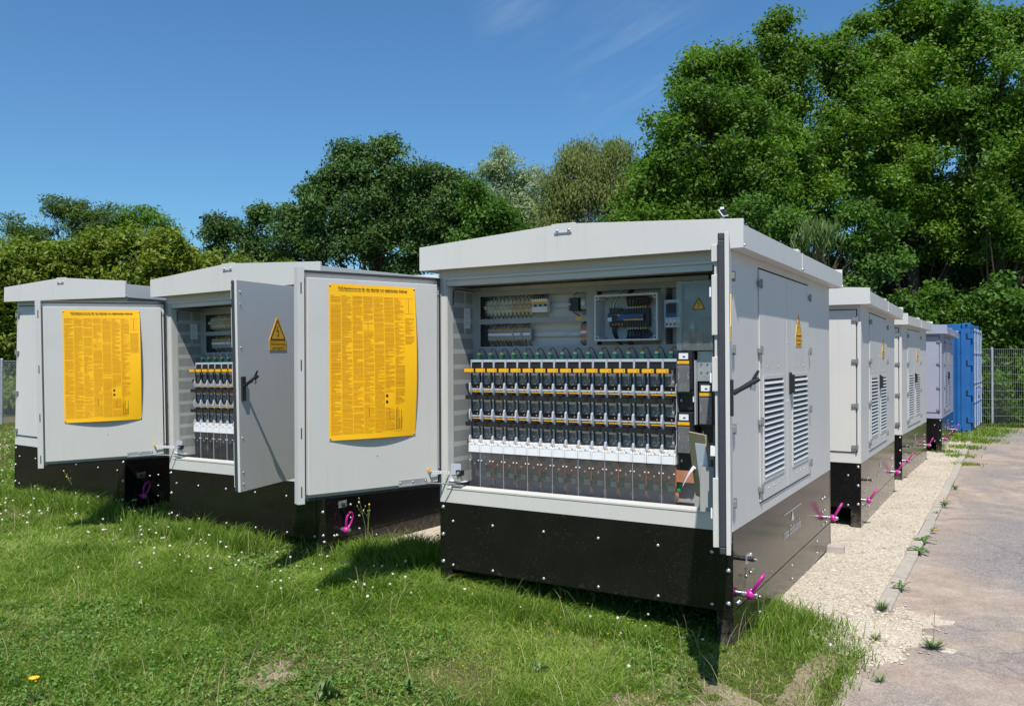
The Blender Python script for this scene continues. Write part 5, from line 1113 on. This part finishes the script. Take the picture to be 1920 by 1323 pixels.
# ---------------------------------------------------------------- grass
GRASS = leafmat('meadow grass', (.055, .118, .010), (.165, .275, .024), (.46, .52, .16), .40, .5, .3, (1.0, 1.1, .5))
HERB = leafmat('meadow herbs', (.055, .125, .018), (.11, .22, .030), (.22, .34, .07), .3, .5, .35)
DRY = leafmat('dry grass', (.30, .23, .12), (.42, .34, .19), (.55, .47, .28), .25, .7, .2, (1, 1, .8))
def in_meadow(x, y, mg=0.):
    s, t = xy2st(x, y); front = (t < .62 + .05 * np.sin(s * 4.3 + 1)) & (s < np.maximum(s0(t), .35) + mg); left = (t < -8.3) & (s < 14)
    return (front | left) & ~((t > .45) & (s > .25) & (vnoise(np.c_[x, y], 3.0, 3) > .5))
def bare(x, y):
    P = np.c_[x, y]; b = vnoise(P, .9, 4) * .6 + vnoise(P, 2.3, 6) * .4
    near = np.clip((4.9 - y) / 1.0, 0, 1) * np.clip((x + .9) / 1.4, 0, 1)
    nl = np.clip((4.7 - y) / .8, 0, 1) * np.clip((-x - .6) / 1.2, 0, 1) * .35
    return np.clip((b - .635 + .17 * near + .10 * nl) * 5, 0, 1)
m, N, Lk, b = newmat('bare earth'); Lk = Lk.new; t = N.new('ShaderNodeTexCoord'); v = t.outputs['Object']
n_ = noise(N, Lk, 3.2, 7, .7, v); r = ramp(N, [(.3, (.22, .165, .11)), (.5, (.34, .26, .19)), (.7, (.43, .35, .27))]); Lk(n_.outputs[0], r.inputs[0]); f = noise(N, Lk, 70, 4, .75, v); r2_ = ramp(N, [(.3, (.62, .62, .62)), (.7, (1.2, 1.2, 1.2))]); Lk(f.outputs[0], r2_.inputs[0])
mx = N.new('ShaderNodeMixRGB'); mx.blend_type = 'MULTIPLY'; mx.inputs[0].default_value = 1; Lk(r.outputs[0], mx.inputs[1]); Lk(r2_.outputs[0], mx.inputs[2]); Lk(mx.outputs[0], b.inputs['Base Color']); b.inputs['Roughness'].default_value = .95; b.inputs['Specular IOR Level'].default_value = .1
bp = N.new('ShaderNodeBump'); bp.inputs['Distance'].default_value = .012; bp.inputs['Strength'].default_value = .7; Lk(f.outputs[0], bp.inputs['Height']); Lk(bp.outputs[0], b.inputs['Normal'])
X, Y = np.meshgrid(np.linspace(-4, 2.4, 210), np.linspace(2.6, 7.6, 170)); X, Y = X.ravel(), Y.ravel(); P2 = np.c_[X, Y]; s_, t_ = xy2st(X, Y); bb = np.maximum(bare(X, Y) + .30 * (vnoise(P2, 4.5, 12) - .5), .9 * ((t_ > .40) & (s_ < .5)))
h_ = .012 * (bb - .50) + .014 * (vnoise(P2, 11, 3) - .5); h_ = np.where((t_ > .60 + .04 * np.sin(s_ * 5)) | (s_ > s0(np.minimum(t_, .6)) + .05), -.03, h_)
i = np.arange(len(X)).reshape(170, 210); o = big_mesh('bare_earth', np.c_[P2, gz(X, Y) + np.clip(h_, -.03, .005)], np.c_[i[:-1, :-1].ravel(), i[:-1, 1:].ravel(), i[1:, 1:].ravel(), i[1:, :-1].ravel()], [m], smooth=True); o['kind'] = 'structure'
def blades(x, y, h, wd, rs, lean=.35, tint=None, bendy=.5):
    n = len(x); z = gz(x, y) - .004; B = np.c_[x, y, z]; a = rs.rand(n) * 2 * np.pi; ld = rs.rand(n) * 2 * np.pi
    dx = np.c_[np.cos(a), np.sin(a), np.zeros(n)] * wd[:, None] * .5; lv = np.c_[np.cos(ld), np.sin(ld), np.zeros(n)] * (h * lean * rs.uniform(.2, 1.9, n))[:, None]
    up_ = np.c_[np.zeros(n), np.zeros(n), h]
    m1 = B + up_ * .42 + lv * .18; m2 = B + up_ * .78 + lv * .52; tip = B + up_ * rs.uniform(.82, 1.0, (n, 1)) + lv
    V = np.stack([B - dx, B + dx, m1 - dx * .95, m1 + dx * .95, m2 - dx * .6, m2 + dx * .6, tip], 1).reshape(-1, 3)
    i = (np.arange(n) * 7)[:, None]
    F = np.concatenate([i + np.array([[0, 1, 3]]), i + np.array([[0, 3, 2]]), i + np.array([[2, 3, 5]]), i + np.array([[2, 5, 4]]), i + np.array([[4, 5, 6]])], 0)
    return V, F, np.repeat(tint if tint is not None else rs.rand(n), 7)
def scatter(n, rs, y0, y1, pw=1.0):
    y = y0 + (y1 - y0) * rs.rand(n) ** pw; x = rs.uniform(-.70, .60, n) * y; return x, y
rs = np.random.RandomState(9)
VV, FF, TT = [], [], []
def acc(V, F, T):
    b = sum(len(v) for v in VV); VV.append(V); FF.append(F + b); TT.append(T)
for (n, y0, y1, hs, ws) in ((210000, 3.0, 5.4, (.025, .10), .0040), (220000, 5.0, 8.2, (.04, .13), .0055), (70000, 7.8, 11.5, (.06, .16), .0085), (26000, 11, 19, (.08, .22), .016)):
    x, y = scatter(n, rs, y0, y1)
    k = in_meadow(x, y) & (rs.rand(n) > bare(x, y) * .80); x, y = x[k], y[k]
    lush = np.clip(vnoise(np.c_[x, y], 1.3, 8) * 1.5 - .2, .25, 1.25) * np.where(y < 4.6, .85, 1)
    cl = vnoise(np.c_[x, y], 7, 2); h = rs.uniform(hs[0], hs[1], len(x)) * lush * (.6 + .9 * cl)
    tint = np.clip(.10 + .55 * vnoise(np.c_[x, y], 1.6, 5) + .38 * rs.rand(len(x)) - .2 * (cl > .6) + (rs.rand(len(x)) < .07) * .5, 0, 1)
    acc(*blades(x, y, h, np.full(len(x), ws) * rs.uniform(.6, 1.5, len(x)), rs, 1.15, tint))
# longer tufts against the plinths and at the corners
def tuft_line(pts, n, spread, h0, h1, wd=.0045):
    n = int(n * 1.3)
    pts = np.array(pts, float); seg = rs.randint(0, len(pts) - 1, n); t = rs.rand(n)[:, None]; P = pts[seg] * (1 - t) + pts[seg + 1] * t + rs.normal(size=(n, 2)) * spread
    h = rs.uniform(h0, h1, n) * (.5 + vnoise(P, 5, 3)); acc(*blades(P[:, 0], P[:, 1], h, np.full(n, wd) * rs.uniform(.6, 1.4, n), rs, .55, np.clip(rs.rand(n) * .8, 0, 1)))
fl = lambda st, s, t: st2xy(s, t)
tuft_line([st2xy(-1.1, .62), st2xy(-.4, .60), st2xy(.3, .62)], 900, .06, .02, .07)
tuft_line([st2xy(-.18, -2.0), st2xy(-.24, -.4)], 3600, .07, .05, .13)
tuft_line([st2xy(.55, -2.35), st2xy(.30, -3.2)], 6500, .14, .08, .22)
tuft_line([st2xy(.35, .12), st2xy(.80, .16), st2xy(.55, .40)], 1500, .10, .04, .13)
tuft_line([st2xy(.0, .25), st2xy(.4, .5)], 900, .12, .03, .09)
tuft_line([st2xy(.0, -3.9), st2xy(.0, -5.6)], 3500, .09, .08, .20)
tuft_line([st2xy(.2, -6.2), st2xy(.2, -8.5)], 3500, .10, .08, .20)
tuft_line([st2xy(.75, -8.5), st2xy(4.5, -8.5)], 3000, .10, .10, .28, .010)
# weedy strip at the far end near the container, and at the foot of the right fence
for (s_, t_, n, sp, hh) in ((15.6, .75, 900, .22, .12), (14.2, .62, 420, .15, .10), (12.6, .62, 300, .12, .08), (17.0, .85, 800, .24, .14), (18.2, 1.0, 700, .28, .16), (11.3, .75, 220, .10, .07), (16.2, .35, 500, .22, .12), (13.3, .3, 250, .14, .09)):
    cx, cy = st2xy(s_, t_); P = np.array([[cx, cy]]) + rs.normal(size=(n, 2)) * sp; acc(*blades(P[:, 0], P[:, 1], rs.uniform(.3, 1, n) * hh, np.full(n, .014), rs, .7, np.clip(rs.rand(n) * .9, 0, 1)))
P = np.c_[rs.uniform(12.2, 21, 2600), rs.normal(21.3, .10, 2600)]; acc(*blades(P[:, 0], P[:, 1], rs.uniform(.04, .16, 2600), np.full(2600, .02), rs, .6, rs.rand(2600) * .4))
o = big_mesh('grass', np.concatenate(VV), np.concatenate(FF), [GRASS], np.concatenate(TT)); tag(o, 'green meadow grass growing in front of the substations', 'grass', kind='stuff')
# thin dry blades lying in the worn places
VV, FF, TT = [], [], []
x, y = scatter(34000, rs, 3.0, 7.0); k = in_meadow(x, y, .3) & (rs.rand(len(x)) < .12 + .8 * bare(x, y)); x, y = x[k], y[k]
acc(*blades(x, y, rs.uniform(.008, .05, len(x)), np.full(len(x), .0036), rs, 2.6, rs.rand(len(x))))
x, y = scatter(1500, rs, 3.6, 9.0); k = in_meadow(x, y); x, y = x[k], y[k]; acc(*blades(x, y, rs.uniform(.12, .26, len(x)), np.full(len(x), .0028), rs, .5, rs.rand(len(x))))
o = big_mesh('dry_grass', np.concatenate(VV), np.concatenate(FF), [DRY], np.concatenate(TT)); tag(o, 'straw coloured dry grass in the worn patches of the meadow', 'grass', kind='stuff')
# broad leaved herbs and clover leaves
def herbs(n, y0, y1, size, m_=.5):
    x, y = scatter(n, rs, y0, y1); k = in_meadow(x, y) & (rs.rand(n) > bare(x, y) * .8) & (vnoise(np.c_[x, y], 1.7, 9) > .40); x, y = x[k], y[k]; C = np.c_[x, y, gz(x, y) + rs.uniform(.008, .045, len(x))]
    return leaf_cloud(C, 4, .014, size, rs, .62, 1.3, .6)
hv = [herbs(11000, 3.0, 5.5, .010), herbs(15000, 5.2, 9.5, .014)]
b1 = len(hv[0][0]); o = big_mesh('clover_leaves', np.concatenate([hv[0][0], hv[1][0]]), np.concatenate([hv[0][1], hv[1][1] + b1]), [HERB], np.concatenate([hv[0][2], hv[1][2]])); tag(o, 'low clover and herb leaves among the grass', 'ground cover', kind='stuff')
# white clover heads, thickest before the second and third substation
CLOVER = mat('clover petals', (.62, .55, .48), .8, 0, .15, 60)
x, y = scatter(2600, rs, 4.2, 15.0); s_, t_ = xy2st(x, y)
k = in_meadow(x, y) & (rs.rand(len(x)) < np.clip(.025 + .75 * np.exp(-((s_ + .45) / .55) ** 2) * (t_ < -2.0) + .9 * (t_ < -8.3) + .22 * np.exp(-((s_ + .25) / .25) ** 2), 0, 1)); x, y = x[k], y[k]
ico = bmesh.new(); bmesh.ops.create_icosphere(ico, subdivisions=1, radius=1); IV = np.array([v.co[:] for v in ico.verts]); IF = np.array([[v.index for v in f.verts] for f in ico.faces]); ico.free()
r_ = rs.uniform(.005, .0105, len(x)) * (1 + .03 * y); zc = gz(x, y) + rs.uniform(.07, .17, len(x))
V = (IV[None] * (r_[:, None, None] * np.array([1, 1, .85])) + np.c_[x, y, zc][:, None] + rs.normal(size=(len(x), 12, 3)) * .0012).reshape(-1, 3); F = (IF[None] + (np.arange(len(x)) * 12)[:, None, None]).reshape(-1, 3)
o = big_mesh('clover_flowers', V, F, [CLOVER]); tag(o, 'small white clover flower heads scattered in the grass', 'flowers', kind='stuff')
YB = mat('buttercup petals', (.75, .50, .01), .6, 0, .1, 60)
x, y = scatter(700, rs, 3.9, 6.5); k = in_meadow(x, y) & ((np.hypot(x - .28, y - 5.0) < .55) & (rs.rand(700) < .9) | (rs.rand(700) < .10)); x, y = x[k], y[k]
r_ = rs.uniform(.003, .0055, len(x)); V = (IV[None] * (r_[:, None, None] * np.array([1, 1, .5])) + np.c_[x, y, gz(x, y) + rs.uniform(.04, .10, len(x))][:, None]).reshape(-1, 3); F = (IF[None] + (np.arange(len(x)) * 12)[:, None, None]).reshape(-1, 3)
o = big_mesh('trefoil_flowers', V, F, [YB]); tag(o, 'tiny yellow trefoil flowers low in the grass', 'flowers', kind='stuff')
# loose stones
x, y = [], []
s_ = rs.uniform(-.6, 17, 15000) ; s_ = .2 + (17 - .2) * rs.rand(15000) ** 2.2; t_ = rs.uniform(-.2, .62, 15000); t_[:1300] = rs.normal(.66, .13, 1300); s_[:1300] = rs.normal(.80, .28, 1300)
x, y = st2xy(s_, t_); k = (s_ > s0(np.minimum(t_, .6)) - .12) | (t_ > .62); k &= ~((t_ > .585) & (t_ < .715) & (s_ > 1.2)); x, y, s_ = x[k], y[k], s_[k]
oc = np.array([(1, 0, 0), (-1, 0, 0), (0, 1, 0), (0, -1, 0), (0, 0, 1), (0, 0, -1)], float); of = np.array([(0, 2, 4), (2, 1, 4), (1, 3, 4), (3, 0, 4), (2, 0, 5), (1, 2, 5), (3, 1, 5), (0, 3, 5)])
n = len(x); r_ = rs.gamma(2.2, .0024, n) + .002; a = rs.rand(n) * 6.28; V = oc[None] * r_[:, None, None] * rs.uniform(.55, 1.35, (n, 6, 1)) * np.array([1, 1, .6]); ca, sa = np.cos(a)[:, None], np.sin(a)[:, None]
V = np.stack([V[..., 0] * ca - V[..., 1] * sa, V[..., 0] * sa + V[..., 1] * ca, V[..., 2]], -1) + np.c_[x, y, gz(x, y) + .010][:, None]
STONE = leafmat('limestone chips', (.30, .25, .19), (.46, .40, .32), (.58, .53, .45), 0, .9, .2)
o = big_mesh('gravel_stones', V.reshape(-1, 3), (of[None] + (np.arange(n) * 6)[:, None, None]).reshape(-1, 3), [STONE], np.repeat(rs.rand(n), 6)); tag(o, 'pale loose limestone chips on the gravel strip', 'gravel', kind='stuff')

# single weeds along the kerb, dandelions, seed stalks
def rosette(label, px, py, r, n, hgt, seed, flower=None, kind=0, group=None):
    rs_ = np.random.RandomState(seed); z = gz1(*(0, 0)); Yd = 1.7 * FPX / max(20, (py - 672.5))
    for _ in range(4): X = (px - 960) / FPX * Yd; Yd = (CAM_H - gz1(X, Yd)) * FPX / (py - 672.5)
    X = (px - 960) / FPX * Yd; z = gz1(X, Yd) + (.018 if kind == 0 else .004); root = empty('weed' if kind == 0 else 'grass_tuft', (X, Yd, z)); tag(root, label, 'weed', group); mb = MB(HERBD if kind == 0 else HERBG)
    for k in range(n):
        a = rs_.rand() * 6.28; L_ = r * rs_.uniform(.6, 1.1); d = Vector((math.cos(a), math.sin(a), 0)); e = Vector((-d.y, d.x, 0)); hh = hgt * rs_.uniform(.4, 1.1); w_ = L_ * (.13 if kind == 0 else .022)
        pts = [(0, .3), (.35, .9), (.6, .7), (.8, 1.0), (1, 0)] if kind == 0 else [(0, 1), (.4, .9), (.8, .6), (1, 0)]
        v = []
        for (t, wf) in pts:
            c = d * L_ * t * (1 if kind == 0 else .5) + Vector((0, 0, hh * (math.sin(t * 2.4) if kind == 0 else t ** .8))); v += [c - e * w_ * wf + Vector((0, 0, w_ * .4 * wf)), c + e * w_ * wf + Vector((0, 0, w_ * .4 * wf))]
        mb.add(v, [(2 * i, 2 * i + 1, 2 * i + 3, 2 * i + 2) for i in range(len(pts) - 1)])
    mb.build('leaves', root)
    if flower:
        for (fx, fy, fz, fr) in flower:
            st = MB(HERBG); st.tube([(0, 0, 0), (fx * .4, fy * .4, fz * .6), (fx, fy, fz)], .0018, 5); so_ = st.build('stalk', root)
            f = MB(DAND)
            for k in range(16):
                a = k / 16 * 6.28; d = Vector((math.cos(a), math.sin(a), .35)) * fr; e = Vector((-math.sin(a), math.cos(a), 0)) * fr * .2; c = Vector((fx, fy, fz)); f.add([c, c + d * .7 - e, c + d, c + d * .7 + e], [(0, 1, 2, 3)])
            f.dome((fx, fy, fz), (0, 0, 1), fr * .5, fr * .4, 8); f.build('flower', root)
    return root
HERBD = mat('dandelion leaf', (.075, .15, .025), .5, 0, .25, 30); HERBG = mat('stalk green', (.13, .20, .05), .55, 0, .2, 30); DAND = mat('dandelion yellow', (.85, .50, .01), .6, 0, .05, 30)
G = 'weeds growing along the kerb'
rosette('toothed dandelion rosette, upper one of the close pair on the kerb', 1732, 1018, .12, 13, .045, 1, group=G)
rosette('toothed dandelion rosette, lower one of the close pair on the kerb', 1722, 1038, .13, 14, .045, 2, group=G)
rosette('small dandelion rosette beside the nearer end of the kerb', 1690, 1108, .085, 14, .05, 3, group=G)
rosette('weed with one orange flower just above the dandelion pair', 1746, 1000, .06, 9, .05, 4, [(.02, -.03, .03, .018)], group=G)
rosette('yellow flowering weed on the far part of the kerb', 1770, 952, .10, 12, .08, 5, [(-.01, 0, .11, .02)], group=G)
rosette('grass tuft at the very end of the kerb, beside the dark asphalt', 1652, 1146, .12, 70, .09, 6, kind=1, group=G)
rosette('grass tuft on the kerb joint below the yellow flowering weed', 1753, 965, .10, 40, .06, 7, kind=1, group=G)
rosette('flat grass tuft in the asphalt at the lower right, with a tall thin stalk', 1748, 1216, .16, 90, .06, 8, [(.02, .02, .22, .004)], kind=1, group=G)
rosette('short grass tuft on the sandy patch left of the asphalt', 1640, 1200, .10, 50, .05, 9, kind=1, group=G)
rosette('sparse grass tuft low on the asphalt edge', 1648, 1278, .10, 40, .05, 10, kind=1, group=G)
rosette('grass tuft at the far kerb, nearest to the third substation', 1790, 918, .13, 60, .08, 11, kind=1, group=G)
rosette('large yellow dandelion in the bottom left corner', 66, 1318, .05, 6, .05, 12, [(0, 0, .10, .026)])
rosette('tall yellow dandelion beside the left leg of the nearest substation', 822, 1050, .05, 6, .05, 13, [(0, 0, .185, .017)])
rosette('dark leafy thistle on the bare soil at the bottom', 612, 1312, .09, 22, .10, 14)
rosette('thistle with pointed leaves in the bare soil, right of the dark one', 770, 1300, .06, 14, .08, 15)
rosette('broad plantain rosette beneath the middle of the nearest plinth', 1010, 1262, .08, 12, .05, 16)
def stalks(label, px, py, n, h, seed, spread=.10):
    rs_ = random.Random(seed); Yd = 8.
    for _ in range(5): X = (px - 960) / FPX * Yd; Yd = (CAM_H - gz1(X, Yd)) * FPX / (py - 672.5)
    X = (px - 960) / FPX * Yd; root = empty('hawksbeard', (X, Yd, gz1(X, Yd))); tag(root, label, 'weed')
    for k in range(n):
        a = rs_.uniform(0, 6.28); L_ = h * rs_.uniform(.6, 1); d = Vector((math.cos(a), math.sin(a) * .4, 0)) * spread * rs_.uniform(.4, 1.6); st = MB(HERBG); tip = d + Vector((0, 0, L_)); st.tube([(0, 0, 0), d * .3 + Vector((0, 0, L_ * .5)), tip], [.003, .0024, .0015], 5)
        for q in range(2): e = Vector((rs_.uniform(-.05, .05), 0, .07)); st.tube([d * .6 + Vector((0, 0, L_ * .7)), d * .6 + Vector((0, 0, L_ * .7)) + e], .0014, 4); st.dome(d * .6 + Vector((0, 0, L_ * .7)) + e, (0, 0, 1), .006, .012, 6, DAND if rs_.random() < .4 else HERBG)
        st.dome(tip, (0, 0, 1), .007, .013, 6, HERBG if rs_.random() < .6 else DAND); st.build('stalk', root)
stalks('tall branching weed with seed heads before the plinth of the open middle substation', 425, 990, 7, .46, 1, .16)
stalks('thin weed with drooping stalks in front of the leftmost plinth', 150, 945, 5, .36, 2, .14)
stalks('pair of upright stalks right of the magenta ring on the middle plinth', 690, 1035, 3, .48, 3, .10)
stalks('leaning weed stalks under the left part of the nearest plinth', 905, 1090, 4, .24, 4, .10)
stalks('tall single grass stalk at the right corner of the nearest plinth', 1424, 1180, 2, .42, 5, .05)
